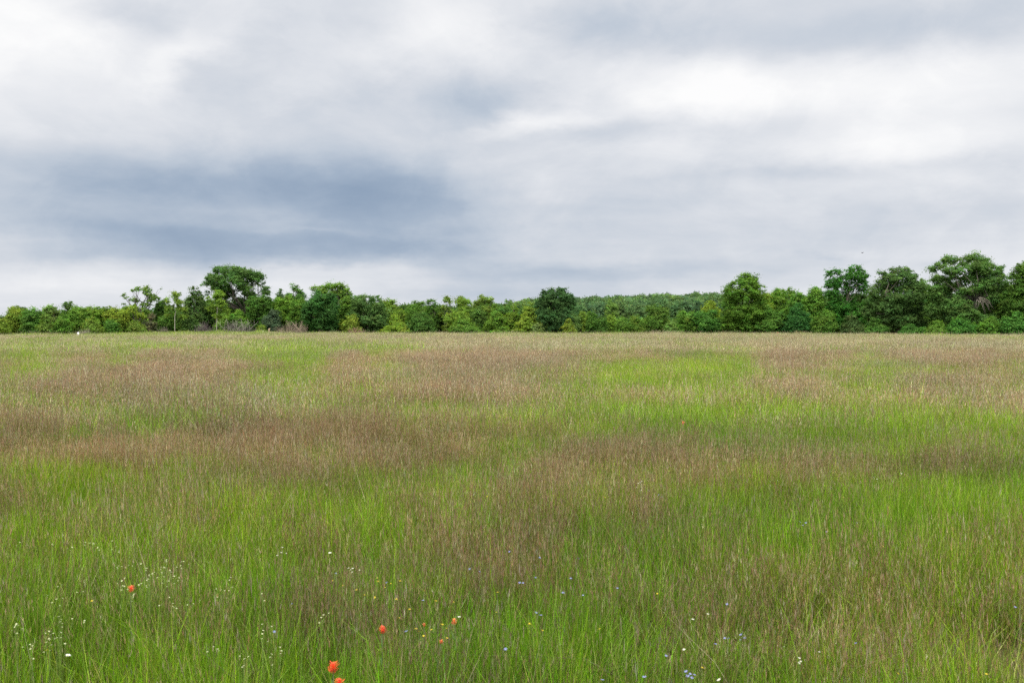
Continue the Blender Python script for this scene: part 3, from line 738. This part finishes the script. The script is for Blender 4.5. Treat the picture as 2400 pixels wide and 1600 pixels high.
# trees just past both edges of the frame keep the row going
tree('tree', 'green hedge tree just past the left edge of the photo', -60, 716, 70, 4, 'round', 'mid')
tree('tree', 'dark tall tree just past the right edge of the photo', 2490, 620, 120, 5, 'round', 'dark')


def wood_mass(name, label, spots, leaf, dens, clump, tones, seed, hue=.12):
    rng = np.random.default_rng(seed); g = Geo(); tr = Geo()
    for (X, Y, w, h) in spots:
        z0 = float(terrain(X, Y)); L = []
        for k in range(6):
            a = rng.uniform(0, 6.283); q = rng.uniform(.1, .6)
            L.append((math.cos(a) * w * .5 * q, math.sin(a) * w * .5 * q, h * rng.uniform(.42, .8), w * rng.uniform(.2, .3), w * .25, h * rng.uniform(.14, .2)))
        L.append((0, 0, h * .35, w * .42, w * .42, h * .33))
        base = np.asarray(tones[rng.integers(0, len(tones))]) * np.exp(rng.normal(0, .15))
        c, _ = crown_geo(L, rng, base, leaf, dens, clump, .15, hue=hue)
        if not c.V: continue
        V = np.concatenate(c.V) + np.array([X, Y, z0])
        g.add(V, np.concatenate(c.Q), None, np.concatenate(c.C))
        g.tube([(X, Y, z0 - .3), (X, Y, z0 + h * .5)], [.03 * h, .015 * h], 5, (.09, .075, .06))
    o = g.build(name, M_LEAF); tag(o, label, 'woods', kind='stuff'); return o


rng = np.random.default_rng(99); sp_ = []
for sx in np.arange(-260, 2700, 21):
    if 1335 < sx < 1690: top = 748
    else: top = np.interp(sx, [-260, 0, 330, 440, 500, 560, 620, 700, 800, 900, 1000, 1100, 1200, 1290, 1340, 1690, 1760, 1900, 2000, 2100, 2200, 2270, 2400, 2700], [736, 738, 732, 718, 702, 692, 696, 705, 707, 710, 711, 707, 714, 724, 750, 745, 716, 694, 682, 680, 672, 660, 664, 690])
    for q in range(2):
        off = (12 if top > 740 else 15) + q * 9 + rng.uniform(-2, 3); x = sx + rng.uniform(-8, 8); Y = float(edge(x)) + off
        w = 62 * Y / F * rng.uniform(.8, 1.2); X = (x - 1200) / F * Y
        sp_.append((X, Y, w, (HOR - top + rng.uniform(-6, 5)) * Y / F + EYE - float(terrain(X, Y))))
wood_mass('woods', 'dense dark green wood behind the front row of trees', sp_, .28, .6, .75, [(.052, .115, .028), (.062, .132, .028), (.076, .155, .030)], 5)

# the wooded rise
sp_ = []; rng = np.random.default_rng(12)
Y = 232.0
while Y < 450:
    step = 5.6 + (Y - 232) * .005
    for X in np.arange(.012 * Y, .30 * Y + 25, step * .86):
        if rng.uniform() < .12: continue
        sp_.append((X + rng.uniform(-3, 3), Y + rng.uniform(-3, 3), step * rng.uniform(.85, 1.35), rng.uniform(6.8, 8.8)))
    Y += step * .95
wood_mass('hillside_forest', 'green woods covering the low hill beyond the field', sp_, .44, .42, .80, [(.088, .168, .062), (.102, .186, .066), (.116, .204, .066), (.142, .230, .066), (.092, .168, .072)], 6, .10)  # hill leaf tones paler and greyer, distance haze put into the colour

# ------------------------------------------------------------------ dead brush, markers, bird
M_TWIG = solid_mat('dead_twigs', 0.9, 0.2, 5)


def brush_pile(label, sx, topy, w, off, tone, n, seed, big=0):
    rng = np.random.default_rng(seed); Y = float(edge(sx)) + off; k = Y / F; X = (sx - 1200) * k; z0 = float(terrain(X, Y))
    h = (HOR - topy) * k + EYE - z0; W = w * k * .5
    root = empty('brush_pile', (X, Y, z0)); tag(root, label, 'brush pile', 'heaps of dead brush along the tree line')
    g = Geo(); t = np.asarray(tone)
    for q in range(n):
        a = rng.uniform(0, 6.283); r = math.sqrt(rng.uniform(0, 1)) * W
        s = np.array([math.cos(a) * r, math.sin(a) * r * .6, rng.uniform(-.1, .25 * h)])
        hh = h * max(.15, 1 - (abs(s[0]) / W) ** 2) * rng.uniform(.5, 1.05)
        e = s + np.array([rng.normal(0, .35) * W, rng.normal(0, .3), max(.1, hh - s[2])])
        m = (s + e) / 2 + rng.normal(0, .14, 3)
        rr = rng.uniform(.006, .02)
        g.tube([s, m, e], [rr, rr * .8, rr * .3], 4, t * np.exp(rng.normal(0, .3)))
        for z in range(3):
            b = m + (e - m) * rng.uniform(.1, .9); c = b + np.array([rng.normal(0, .25), rng.normal(0, .2), rng.uniform(.05, .35)])
            g.tube([b, c], [rr * .5, rr * .2], 3, t * np.exp(rng.normal(0, .3)))
    g.build('twigs', M_TWIG, root)
    for q in range(big):
        b = Geo(); x = rng.uniform(-.8, .8) * W; d = rng.choice([-1, 1])
        p = [(x, -.6, 0), (x + d * .5, -.7, h * .35), (x + d * 1.1, -.6, h * .6), (x + d * 1.7, -.5, h * rng.uniform(.75, 1.0))]
        c = t * 1.7
        b.tube(p, [.035, .03, .02, .008], 5, c)
        b.tube([p[1], (p[1][0] - d * .2, -.7, h * .8), (p[1][0] - d * .4, -.7, h * 1.0)], [.03, .02, .008], 4, c)
        b.tube([p[2], (p[2][0], -.6, h * .95)], [.022, .006], 4, c)
        b.build('branch', M_TWIG, root)


brush_pile('purple brown dead brush left of the big spreading tree', 478, 752, 48, -1, (.13, .105, .10), 110, 1)
brush_pile('widest grey brush heap with long pale fallen branches under the big spreading tree', 556, 747, 84, -1, (.15, .135, .115), 150, 2, 5)
brush_pile('tan brown dead twig pile left of the large leafy dark tree', 686, 751, 72, -2, (.20, .155, .115), 190, 3, 2)
brush_pile('small dim brush heap left of the pale bare trunk', 382, 764, 30, -1, (.14, .115, .095), 60, 4)
brush_pile('reddish dry brush at the foot of the grey green broad tree', 832, 766, 42, -2, (.24, .15, .10), 90, 5)
brush_pile('grey dry weeds beside the white marker', 200, 770, 40, -1, (.20, .175, .14), 70, 6)

# white leaning marker in the grass edge, far left
Y = 121.0; k = Y / F; X = (185 - 1200) * k; z0 = float(terrain(X, Y))
rt = empty('marker_post', (X, Y, z0)); tag(rt, 'short white leaning marker sticking out of the grass at far left', 'marker')
g = Geo(); zt = (HOR - 778.5) * k + EYE - z0
V = np.array([(-.17, -.03, 0), (.17, -.03, 0), (.17, .03, 0), (-.17, .03, 0), (-.19, -.03, zt), (.0, -.03, zt + .03), (.0, .03, zt + .03), (-.19, .03, zt)])
g.add(V, [(0, 3, 2, 1), (4, 5, 6, 7), (0, 1, 5, 4), (1, 2, 6, 5), (2, 3, 7, 6), (3, 0, 4, 7)], None, (.66, .65, .66))
g.build('post', M_PAINT, rt)
g = Geo(); V = V * np.array([1.02, 1.3, 1]); V[:4, 2] = zt * .62; V[4:, 2] = zt * .72; V[4:, 0] = [-.184, .06, .06, -.184]; V[:4, 0] = [-.184, .085, .085, -.184]
g.add(V, [(0, 3, 2, 1), (4, 5, 6, 7), (0, 1, 5, 4), (1, 2, 6, 5), (2, 3, 7, 6), (3, 0, 4, 7)], None, (.62, .60, .62))
g.build('band', M_PAINT, rt)

# tan broken stake near the twig pile
Y = 147.5; k = Y / F; X = (631 - 1200) * k; z0 = float(terrain(X, Y)); zt = (HOR - 770) * k + EYE - z0
rt = empty('wooden_stake', (X, Y, z0)); tag(rt, 'short tan splintered stake in the grass left of the tan twig pile', 'stake')
g = Geo(); g.tube([(0, 0, -.2), (.01, 0, zt * .55), (-.05, 0, zt)], [.09, .08, .05], 7, (.34, .26, .17)); g.build('post', M_TWIG, rt)
g = Geo(); g.tube([(-.04, 0, zt * .8), (.08, 0, zt * .92), (.10, 0, zt * 1.1)], [.06, .05, .02], 5, (.45, .34, .22)); g.build('splinter', M_TWIG, rt)

# pink flagging at the foot of the thicket
Y = 141.0; k = Y / F; X = (1820 - 1200) * k; z0 = float(terrain(X, Y)); zt = (HOR - 778) * k + EYE - z0
rt = empty('marker_flag', (X, Y, z0)); tag(rt, 'tiny pink flag in the grass below the dark thicket on the right', 'flag')
g = Geo(); g.tube([(0, 0, -.1), (0, 0, zt)], [.012, .01], 5, (.3, .3, .3)); g.build('wire', M_PAINT, rt)
g = Geo(); n = 7; xs = np.linspace(0, .28, n); V = []
for s in (0, 1):
    for i, x in enumerate(xs): V.append((x, .03 * math.sin(x * 30), zt - .22 * s - .06 * x / .28))
g.add(V, [(i, i + 1, n + i + 1, n + i) for i in range(n - 1)], None, (.72, .16, .17)); g.build('cloth', M_PETAL, rt)

# a distant bird
Y = 170.0; k = Y / F; X = (2020 - 1200) * k; z = (HOR - 593) * k + EYE
g = Geo(); c = (.03, .03, .032)
g.tube([(-.16, 0, 0), (-.10, 0, .02), (0, 0, .02), (.10, 0, .01), (.17, 0, .03), (.21, 0, .03)], [.01, .035, .05, .04, .03, .006], 8, c)
for s in (-1, 1):
    V = [(.08, s * .03, .03), (-.05, s * .03, .03), (.10, s * .18, .10), (-.04, s * .18, .09), (.02, s * .36, .05), (-.03, s * .34, .05)]
    g.add(V, [(0, 2, 3, 1), (2, 4, 5, 3)], None, c); V2 = np.array(V) + (0, 0, .012); g.add(V2, [(0, 1, 3, 2), (2, 3, 5, 4)], None, c)
g.tube([(-.14, 0, 0), (-.26, .0, -.005)], [.02, .035], 6, c)
o = g.build('bird', M_BARK); o.location = (X, Y, z); o.rotation_euler = (0, 0, .5); tag(o, 'tiny dark bird flying above the tall trees on the right', 'bird')

# ------------------------------------------------------------------ wildflowers
def stem_to(g, h, rng, rad=.0018, tone=(.07, .13, .03), lean=.06):
    e = np.array([rng.normal(0, lean) * h, rng.normal(0, lean) * h, h])
    g.tube([(0, 0, -.02), e * .5 + (rng.normal(0, .01), 0, 0), e], [rad * 1.3, rad, rad * .8], 5, tone); return e


def disc_flower(g, c, r, petals, tone, eye, rng, tilt=.25, cup=.25):
    nz = np.array([rng.normal(0, tilt), rng.normal(0, tilt) - .15, 1.0]); nz /= np.linalg.norm(nz)
    u = np.cross(nz, (0, 1, .1)); u /= np.linalg.norm(u); w = np.cross(nz, u)
    for k in range(petals):
        a = k / petals * 6.283 + rng.normal(0, .06); d = u * math.cos(a) + w * math.sin(a); s = -u * math.sin(a) + w * math.cos(a); q = r * 3.0 / petals
        rr = r * rng.uniform(.88, 1.08)
        V = [c + d * r * .18 - s * q * .3, c + d * r * .18 + s * q * .3, c + d * rr * .7 + s * q * .55 + nz * r * cup * .6, c + d * rr * .7 - s * q * .55 + nz * r * cup * .6, c + d * rr + nz * r * cup]
        g.add(V, [(0, 1, 2, 3)], [(3, 2, 4)], np.asarray(tone) * rng.uniform(.9, 1.06))
    V = [c + nz * r * .12]; m = 8
    for k in range(m): V.append(c + (u * math.cos(k / m * 6.283) + w * math.sin(k / m * 6.283)) * r * .27 + nz * r * .05)
    g.add(V, None, [(0, 1 + k, 1 + (k + 1) % m) for k in range(m)], eye)


def paintbrush(label, sx, sy, size, tone, seed, ht=.40):
    """a spike of ragged red bracts on a leafy stem"""
    rng = np.random.default_rng(seed); X, Y = gpos(sx, sy, ht)
    root = empty('paintbrush_flower', (X, Y, float(terrain(X, Y)))); tag(root, label, 'wildflower', 'red paintbrush flowers in the foreground')
    g = Geo(); e = stem_to(g, ht - size * .5, rng, .0028, (.09, .11, .04), .02); g.build('stem', M_PLANT, root)
    g = Geo()
    for k in range(9):
        t = rng.uniform(.15, .85); a = rng.uniform(0, 6.283); b = e * t; d = np.array([math.cos(a), math.sin(a), 1.2]); L_ = rng.uniform(.025, .05); s = np.array([-math.sin(a), math.cos(a), 0]) * .0025
        g.add([b - s, b + s, b + d * L_ * .6 + s, b + d * L_ * .6 - s, b + d * L_], [(0, 1, 2, 3)], [(3, 2, 4)], (.08, .16, .04))
    g.build('leaves', M_PLANT, root)
    g = Geo(); n = int(54)
    for k in range(n):
        t = k / n; a = k * 2.4 + rng.normal(0, .2); zc = (t - .42) * size * 1.15; prof = math.sin(math.pi * min(1, .22 + t * .74)) ** .7
        b = e + np.array([0, 0, zc]); d = np.array([math.cos(a), math.sin(a), 0]); up = np.array([0, 0, 1.0])
        L_ = size * (.22 + .32 * prof) * rng.uniform(.6, 1.45); s = np.array([-math.sin(a), math.cos(a), 0]) * size * .075
        o1 = b + d * L_ * .55 + up * L_ * .28; o2 = b + d * L_ * 1.0 + up * L_ * .62
        c = np.asarray(tone) * np.exp(rng.normal(0, .14)) * np.array([1, rng.uniform(.75, 1.4), 1])
        g.add([b - s * .4, b + s * .4, o1 + s, o1 - s, o2 + s * .55, o2 - s * .55], [(0, 1, 2, 3), (3, 2, 4, 5)], None, c)
    g.build('flower_head', M_PETAL, root)
    return root


RED = (.82, .13, .05); ORG = (.76, .23, .09)
paintbrush('largest red paintbrush bloom near the bottom of the photo', 776, 1563, .033, RED, 1, .46)
paintbrush('red paintbrush bloom cut by the bottom edge below the largest one', 793, 1598, .028, RED, 2, .44)
paintbrush('red paintbrush bloom standing alone left of the small orange ones', 888, 1470, .027, (.80, .13, .06), 3, .42)
paintbrush('orange red paintbrush bloom right of the two small orange ones', 1067, 1456, .021, ORG, 4, .42)
paintbrush('small half open orange bud left of the orange red bloom', 997, 1463, .013, ORG, 5, .40)
paintbrush('small pale orange bloom lowest of the orange ones', 1028, 1507, .014, ORG, 6, .40)
paintbrush('orange red paintbrush bloom in the grass at far left', 303, 1378, .027, (.80, .19, .10), 7, .44)
paintbrush('tiny distant orange bloom right of centre in the middle meadow', 1604, 989, .036, ORG, 8, .46)


def flower(name, label, sx, sy, r, petals, tone, eye, seed, ht, group, cat='wildflower', heads=1, spread=.03):
    rng = np.random.default_rng(seed); X, Y = gpos(sx, sy, ht)
    root = empty(name, (X, Y, float(terrain(X, Y)))); tag(root, label, cat, group)
    g = Geo(); es = []
    for q in range(heads):
        e = np.array([rng.normal(0, spread) if heads > 1 else 0, rng.normal(0, spread) if heads > 1 else 0, ht * (rng.uniform(.9, 1.03) if heads > 1 else 1)])
        g.tube([(0, 0, -.02), (e[0] * .25, e[1] * .25, ht * .5), e], [.0014, .0011, .0008], 4, (.11, .165, .03)); es.append(e)
    g.build('stem', M_PLANT, root)
    for e in es:
        h = Geo(); disc_flower(h, e, r * rng.uniform(.85, 1.15), petals, tone, eye, rng); h.build('flower_head', M_PETAL, root)


WHT = (.80, .80, .72); YEL = (.58, .46, .04); BLU = (.22, .25, .46)
flower('daisy', 'single large white daisy near the lower left corner', 154, 1539, .012, 13, WHT, (.6, .45, .08), 1, .40, None)
flower('daisy', 'white daisy bloom in the dark grass left of centre', 772, 1297, .011, 13, WHT, (.5, .45, .2), 2, .46, None)
flower('daisy', 'pale white bloom at the bottom edge right of centre', 1688, 1597, .011, 12, (.74, .70, .62), (.6, .5, .3), 3, .40, None)
rng = np.random.default_rng(321)
GW = 'small white flowering plants in the left foreground'
WS = [(325, 1362), (340, 1355), (352, 1345), (362, 1340), (375, 1330), (385, 1320), (392, 1340), (405, 1335), (412, 1352), (382, 1352), (350, 1364), (330, 1350), (398, 1325), (375, 1365), (430, 1318), (415, 1345),
      (180, 1382), (285, 1376), (278, 1362), (135, 1370), (126, 1405), (112, 1393), (312, 1396), (378, 1405), (405, 1414), (38, 1462), (40, 1470), (130, 1455), (138, 1452), (108, 1486), (135, 1488), (128, 1497), (104, 1502),
      (68, 1514), (112, 1514), (58, 1522), (220, 1268), (252, 1268), (225, 1280), (170, 1284), (205, 1270), (40, 1276), (112, 1267), (272, 1284), (510, 1380), (530, 1379), (500, 1518), (570, 1548), (555, 1542), (275, 1325), (320, 1330), (338, 1326),
      (538, 1345), (425, 1320), (300, 1320), (190, 1450), (438, 1415), (620, 1392), (615, 1478), (640, 1530), (645, 1532), (628, 1455), (764, 1442), (748, 1443)]
for i, (x, y) in enumerate(WS):
    flower('white_wildflower', 'small plant of tiny white flowers in the left foreground grass', x + rng.uniform(-2, 2), y + rng.uniform(-2, 2), .0048, 8, (.50, .54, .33), (.55, .5, .12), 1000 + i, .42 + rng.uniform(-.05, .05), GW, heads=int(rng.integers(2, 5)), spread=.016)
GW2 = 'small white flowers scattered through the middle meadow'
for i, (x, y) in enumerate([(660, 1284), (670, 1287), (815, 1333), (820, 1337), (1500, 1135), (1495, 1130), (2115, 1110), (2060, 1115), (2050, 1118), (1810, 1128), (1880, 1033), (2300, 1137), (2170, 1010), (2175, 1002), (313, 1043), (315, 1050), (160, 1022), (1115, 1155), (1110, 1160), (840, 1330), (2125, 970), (1605, 1525), (1870, 1520), (1872, 1540), (2095, 1128), (1076, 1448), (1640, 1445)]):
    flower('white_wildflower', 'small white bloom standing in the middle meadow grass', x, y, .0062, 9, (.62, .62, .54), (.6, .5, .15), 2000 + i, .46, GW2, heads=int(rng.integers(1, 4)), spread=.03)
GY = 'tiny yellow flowers in the foreground grass'
for i, (x, y) in enumerate([(778, 1362), (802, 1374), (834, 1384), (883, 1356), (884, 1364), (915, 1369), (901, 1378), (853, 1396), (877, 1402), (928, 1406), (993, 1386), (937, 1363), (1021, 1410), (1063, 1413), (959, 1430), (935, 1450), (974, 1476), (980, 1482), (992, 1493), (1010, 1478), (1036, 1466), (1045, 1475), (1047, 1498), (1163, 1437), (1166, 1390), (1241, 1464), (1246, 1467), (1272, 1480), (1407, 1476), (1648, 1568), (1618, 1568), (1542, 1393), (2073, 1282), (2110, 1582), (2318, 1583), (211, 1410), (1165, 1090), (1141, 1164), (1418, 1166), (2085, 1190), (104, 1526)]):
    flower('yellow_wildflower', 'tiny yellow bloom in the foreground grass', x, y, .0065, 6, YEL, (.5, .3, .02), 3000 + i, .40 + rng.uniform(-.06, .05), GY)
GB = 'pale blue violet flowers in the foreground grass'
for i, (x, y) in enumerate([(1614, 1588), (1620, 1583), (1624, 1592), (1630, 1585), (1610, 1577), (1512, 1590), (1413, 1597), (1563, 1540), (1739, 1490), (1748, 1498), (1737, 1502), (1701, 1498), (1710, 1499), (1680, 1512), (1257, 1438), (1268, 1444), (1218, 1367), (1226, 1368), (1255, 1355), (1320, 1391), (1367, 1397), (1338, 1357), (1100, 1335), (1124, 1341), (785, 1345), (905, 1367), (991, 1409), (640, 1483), (682, 1417), (951, 1482), (1877, 1224), (1891, 1226), (1884, 1232), (1939, 1247), (2011, 1226), (1265, 1308), (1350, 1310), (1357, 1310), (1448, 1380), (1552, 1165), (1545, 1160), (1522, 1150), (1706, 1418), (2010, 1510), (2385, 1425), (1194, 1294), (1185, 1524)]):
    flower('blue_wildflower', 'pale blue violet bloom in the foreground grass', x, y, .0078, 6, BLU, (.35, .3, .5), 4000 + i, .40 + rng.uniform(-.06, .05), GB)

# ------------------------------------------------------------------ sky, sun, air
def build_world():
    w = bpy.data.worlds.new('World'); scene.world = w; w.use_nodes = True
    nt = w.node_tree; N = nt.nodes; L = nt.links; N.clear()

    def val(x):
        return x

    def M(op, a, b=None, c=None):
        n = N.new('ShaderNodeMath'); n.operation = op
        for i, v in enumerate((a, b, c)):
            if v is None: continue
            if isinstance(v, (int, float)): n.inputs[i].default_value = v
            else: L.new(v, n.inputs[i])
        return n.outputs[0]
    tc = N.new('ShaderNodeTexCoord'); D = tc.outputs['Generated']
    sp = N.new('ShaderNodeSeparateXYZ'); L.new(D, sp.inputs[0]); x, y, z = sp.outputs
    az = M('ARCTAN2', x, y); el = M('ARCSINE', z)

    def noise(vec, scale, detail, rough=.55, dist=0.0):
        n = N.new('ShaderNodeTexNoise'); n.inputs['Scale'].default_value = scale; n.inputs['Detail'].default_value = detail
        n.inputs['Roughness'].default_value = rough; n.inputs['Distortion'].default_value = dist
        L.new(vec, n.inputs['Vector']); return n
    # cloud-deck coordinates: the deck is flat, so its texture runs to the horizon in streaks
    zz = M('ADD', M('MAXIMUM', z, 0.0), 0.10)
    cv = N.new('ShaderNodeCombineXYZ'); L.new(M('DIVIDE', x, zz), cv.inputs[0]); L.new(M('DIVIDE', y, zz), cv.inputs[1])
    deck = cv.outputs[0]
    wv = N.new('ShaderNodeCombineXYZ'); L.new(az, wv.inputs[0]); L.new(M('MULTIPLY', el, 2.2), wv.inputs[1])
    wv2 = N.new('ShaderNodeCombineXYZ'); L.new(az, wv2.inputs[0]); L.new(M('MULTIPLY', el, 1.5), wv2.inputs[1])
    n1 = noise(wv.outputs[0], 5.0, 7, .55); n1s = N.new('ShaderNodeSeparateColor'); L.new(n1.outputs['Color'], n1s.inputs[0])
    n3 = noise(wv.outputs[0], 17.0, 6, .6); n3s = N.new('ShaderNodeSeparateColor'); L.new(n3.outputs['Color'], n3s.inputs[0])
    wob = lambda s, amp, s2, amp2: M('ADD', M('MULTIPLY', M('SUBTRACT', s, .5), amp), M('MULTIPLY', M('SUBTRACT', s2, .5), amp2))
    azw = M('ADD', az, wob(n1s.outputs[0], .09, n3s.outputs[0], .06)); elw = M('ADD', el, wob(n1s.outputs[1], .032, n3s.outputs[1], .020))
    BL = [  # (photo x, y, half width, half height, amount, tilt): the cloud masses by direction
        (60, 60, 330, 120, .26, 0), (410, 145, 120, 32, .20, -35), (1040, 55, 170, 80, .17, 0), (700, 330, 500, 40, .03, 0),
        (1800, 205, 330, 65, .23, 0), (2260, 210, 250, 100, .22, 0), (1680, 160, 150, 45, .12, 0), (1235, 302, 130, 20, .22, -10), (1200, 288, 50, 14, .12, 0),
        (2300, 330, 220, 40, .12, 0), (1650, 240, 200, 30, .10, 0), (1900, 340, 300, 30, .10, 0),
        (330, 674, 420, 24, .07, 0), (760, 628, 150, 12, .12, 0), (40, 560, 70, 20, .06, 0), (1280, 430, 120, 50, .05, 0), (1700, 690, 350, 25, .08, 0),
        (330, 30, 95, 30, -.16, 0), (600, 130, 260, 60, -.06, -20), (900, 235, 320, 60, -.11, 0), (1140, 250, 120, 60, -.20, -15), (1400, 308, 190, 24, -.14, -4),
        (1750, 95, 420, 38, -.12, 3), (2270, 45, 220, 45, -.15, 0), (1380, 70, 160, 45, -.12, 0), (1480, 30, 250, 40, -.07, 0),
        (890, 488, 250, 75, -.32, 0), (860, 415, 280, 55, -.13, 0), (520, 560, 380, 34, -.30, 3), (180, 500, 320, 90, -.22, 0), (380, 385, 380, 60, -.10, 0), (700, 345, 420, 60, -.07, 0), (420, 440, 300, 40, -.16, 0), (540, 480, 420, 90, -.16, 0),
        (560, 520, 240, 8, .04, 0), (780, 548, 250, 6, .06, 3), (520, 600, 420, 26, -.16, 0), (960, 580, 240, 30, -.14, 0), (150, 600, 250, 14, -.06, 0),
        (1900, 402, 330, 16, -.12, 0), (1450, 480, 220, 30, -.12, 0), (1480, 540, 330, 26, -.08, 0), (1230, 648, 230, 20, -.20, 0), (1500, 628, 330, 14, -.14, 0), (1930, 606, 55, 9, -.10, 4), (2150, 618, 50, 10, -.10, 0),
        (2280, 490, 230, 40, -.10, 0), (1150, 690, 330, 22, -.18, 0), (2050, 560, 350, 40, -.05, 0), (1150, 560, 250, 60, -.04, 0),
    ]
    acc = None
    for (px, py, rx, ry, amp, rot) in BL:
        a0 = math.atan((px - 1200) / F); e0 = math.atan((HOR - py) / F * math.cos(a0)); ca, sa = math.cos(R(rot)), math.sin(R(rot))
        da = M('SUBTRACT', azw, a0); de = M('SUBTRACT', elw, e0)
        u = M('ADD', M('MULTIPLY', da, ca * F / rx), M('MULTIPLY', de, -sa * F / rx))
        v = M('ADD', M('MULTIPLY', da, sa * F / ry), M('MULTIPLY', de, ca * F / ry))
        q = M('ADD', M('MULTIPLY', u, u), M('MULTIPLY', v, v))
        t = M('MULTIPLY', M('POWER', 2.718, M('MULTIPLY', q, -.8)), amp)
        acc = t if acc is None else M('ADD', acc, t)
    st = noise(deck, .55, 8, .58, .3).outputs[0]
    st2 = noise(deck, 1.9, 7, .6, .2).outputs[0]
    b = M('ADD', M('ADD', acc, SKYBASE), M('ADD', M('MULTIPLY', M('SUBTRACT', st, .5), .26), M('MULTIPLY', M('SUBTRACT', st2, .5), .15)))
    b = M('ADD', b, M('MULTIPLY', M('SUBTRACT', n3s.outputs[2], .5), .10))
    # ragged cumulus edges: a ridge-sharpened noise
    for scl, lo, hi, amp in ((3.4, .40, .62, .045), (9.0, .42, .60, .026)):
        nn = noise(wv2.outputs[0], scl, 9, .60, .6).outputs[0]
        mr = N.new('ShaderNodeMapRange'); mr.interpolation_type = 'SMOOTHSTEP'; L.new(nn, mr.inputs[0])
        mr.inputs[1].default_value = lo; mr.inputs[2].default_value = hi; mr.inputs[3].default_value = -amp; mr.inputs[4].default_value = amp
        b = M('ADD', b, mr.outputs[0])
    cr = N.new('ShaderNodeValToRGB'); L.new(b, cr.inputs[0])
    stops = [(0.0, (134, 155, 181)), (.25, (163, 179, 199)), (.45, (192, 202, 215)), (.62, (213, 218, 226)), (.80, (234, 236, 240)), (1.0, (254, 254, 254))]
    e = cr.color_ramp.elements
    e[0].position, e[1].position = 0, 1
    for p, c in stops[1:-1]: e.new(p)
    for i, (p, c) in enumerate(stops):
        e[i].position = p; e[i].color = (*s2l(c), 1)
    # an overcast sky is brightest overhead
    up = N.new('ShaderNodeMapRange'); up.interpolation_type = 'SMOOTHSTEP'
    L.new(el, up.inputs[0]); up.inputs[1].default_value = .40; up.inputs[2].default_value = 1.25; up.inputs[3].default_value = 10.0; up.inputs[4].default_value = 10.0 * ZEN
    whi = N.new('ShaderNodeMapRange'); L.new(el, whi.inputs[0]); whi.inputs[1].default_value = .40; whi.inputs[2].default_value = .8
    zm = N.new('ShaderNodeMix'); zm.data_type = 'RGBA'; L.new(whi.outputs[0], zm.inputs[0]); L.new(cr.outputs[0], zm.inputs[6]); zm.inputs[7].default_value = (.90, .89, .86, 1)
    sc_ = N.new('ShaderNodeVectorMath'); sc_.operation = 'SCALE'; L.new(zm.outputs[2], sc_.inputs[0]); # unseen sky behind the camera is boosted, added to front-light trees and grass
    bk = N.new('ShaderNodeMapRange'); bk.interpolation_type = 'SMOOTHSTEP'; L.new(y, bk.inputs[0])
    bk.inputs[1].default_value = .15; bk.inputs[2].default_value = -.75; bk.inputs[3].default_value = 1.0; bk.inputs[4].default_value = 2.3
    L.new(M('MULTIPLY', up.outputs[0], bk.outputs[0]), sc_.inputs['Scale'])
    sky = N.new('ShaderNodeTexSky'); sky.sky_type = 'NISHITA'; sky.sun_disc = False
    sky.sun_elevation = R(SUN_EL); sky.sun_rotation = R(SUN_AZ)
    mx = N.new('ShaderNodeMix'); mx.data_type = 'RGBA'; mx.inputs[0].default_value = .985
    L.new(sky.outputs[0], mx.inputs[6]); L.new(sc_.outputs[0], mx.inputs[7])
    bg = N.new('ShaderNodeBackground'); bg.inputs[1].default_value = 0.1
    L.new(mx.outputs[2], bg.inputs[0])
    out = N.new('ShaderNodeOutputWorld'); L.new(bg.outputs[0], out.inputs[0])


SUN_EL, SUN_AZ, ZEN, SKYBASE = 48.0, 200.0, 3.2, 0.70
build_world()
sl = bpy.data.lights.new('sun', 'SUN'); sl.energy = 2.0; sl.angle = R(18); sl.color = (1, .95, .85)
so = bpy.data.objects.new('sun', sl); link(so)
# direction towards the sun: azimuth measured clockwise from +Y like the sky's rotation
a = R(SUN_AZ); e_ = R(SUN_EL)
from mathutils import Vector
so.rotation_euler = Vector((math.sin(a) * math.cos(e_), math.cos(a) * math.cos(e_), math.sin(e_))).to_track_quat('Z', 'Y').to_euler()
so.location = (0, -20, 60)

# ------------------------------------------------------------------ camera and output
cam = bpy.data.cameras.new('camera'); cam.lens = 35; cam.sensor_width = 36; cam.clip_start = .05; cam.clip_end = 4000
co = bpy.data.objects.new('camera', cam); link(co)
co.location = (0, 0, EYE); co.rotation_euler = (R(90) - math.atan((800 - HOR) / F), 0, 0)
cam.dof.use_dof = True; cam.dof.focus_distance = 22; cam.dof.aperture_fstop = 9
scene.camera = co
scene.render.engine = 'CYCLES'
scene.view_settings.view_transform = 'Standard'; scene.view_settings.look = 'None'
scene.view_settings.exposure = 0.0; scene.view_settings.gamma = 1.0
scene.cycles.max_bounces = 7; scene.cycles.diffuse_bounces = 4; scene.cycles.glossy_bounces = 2; scene.cycles.transmission_bounces = 4
scene.cycles.volume_bounces = 1; scene.cycles.transparent_max_bounces = 6
scene.cycles.use_denoising = False
scene.cycles.sample_clamp_indirect = 6
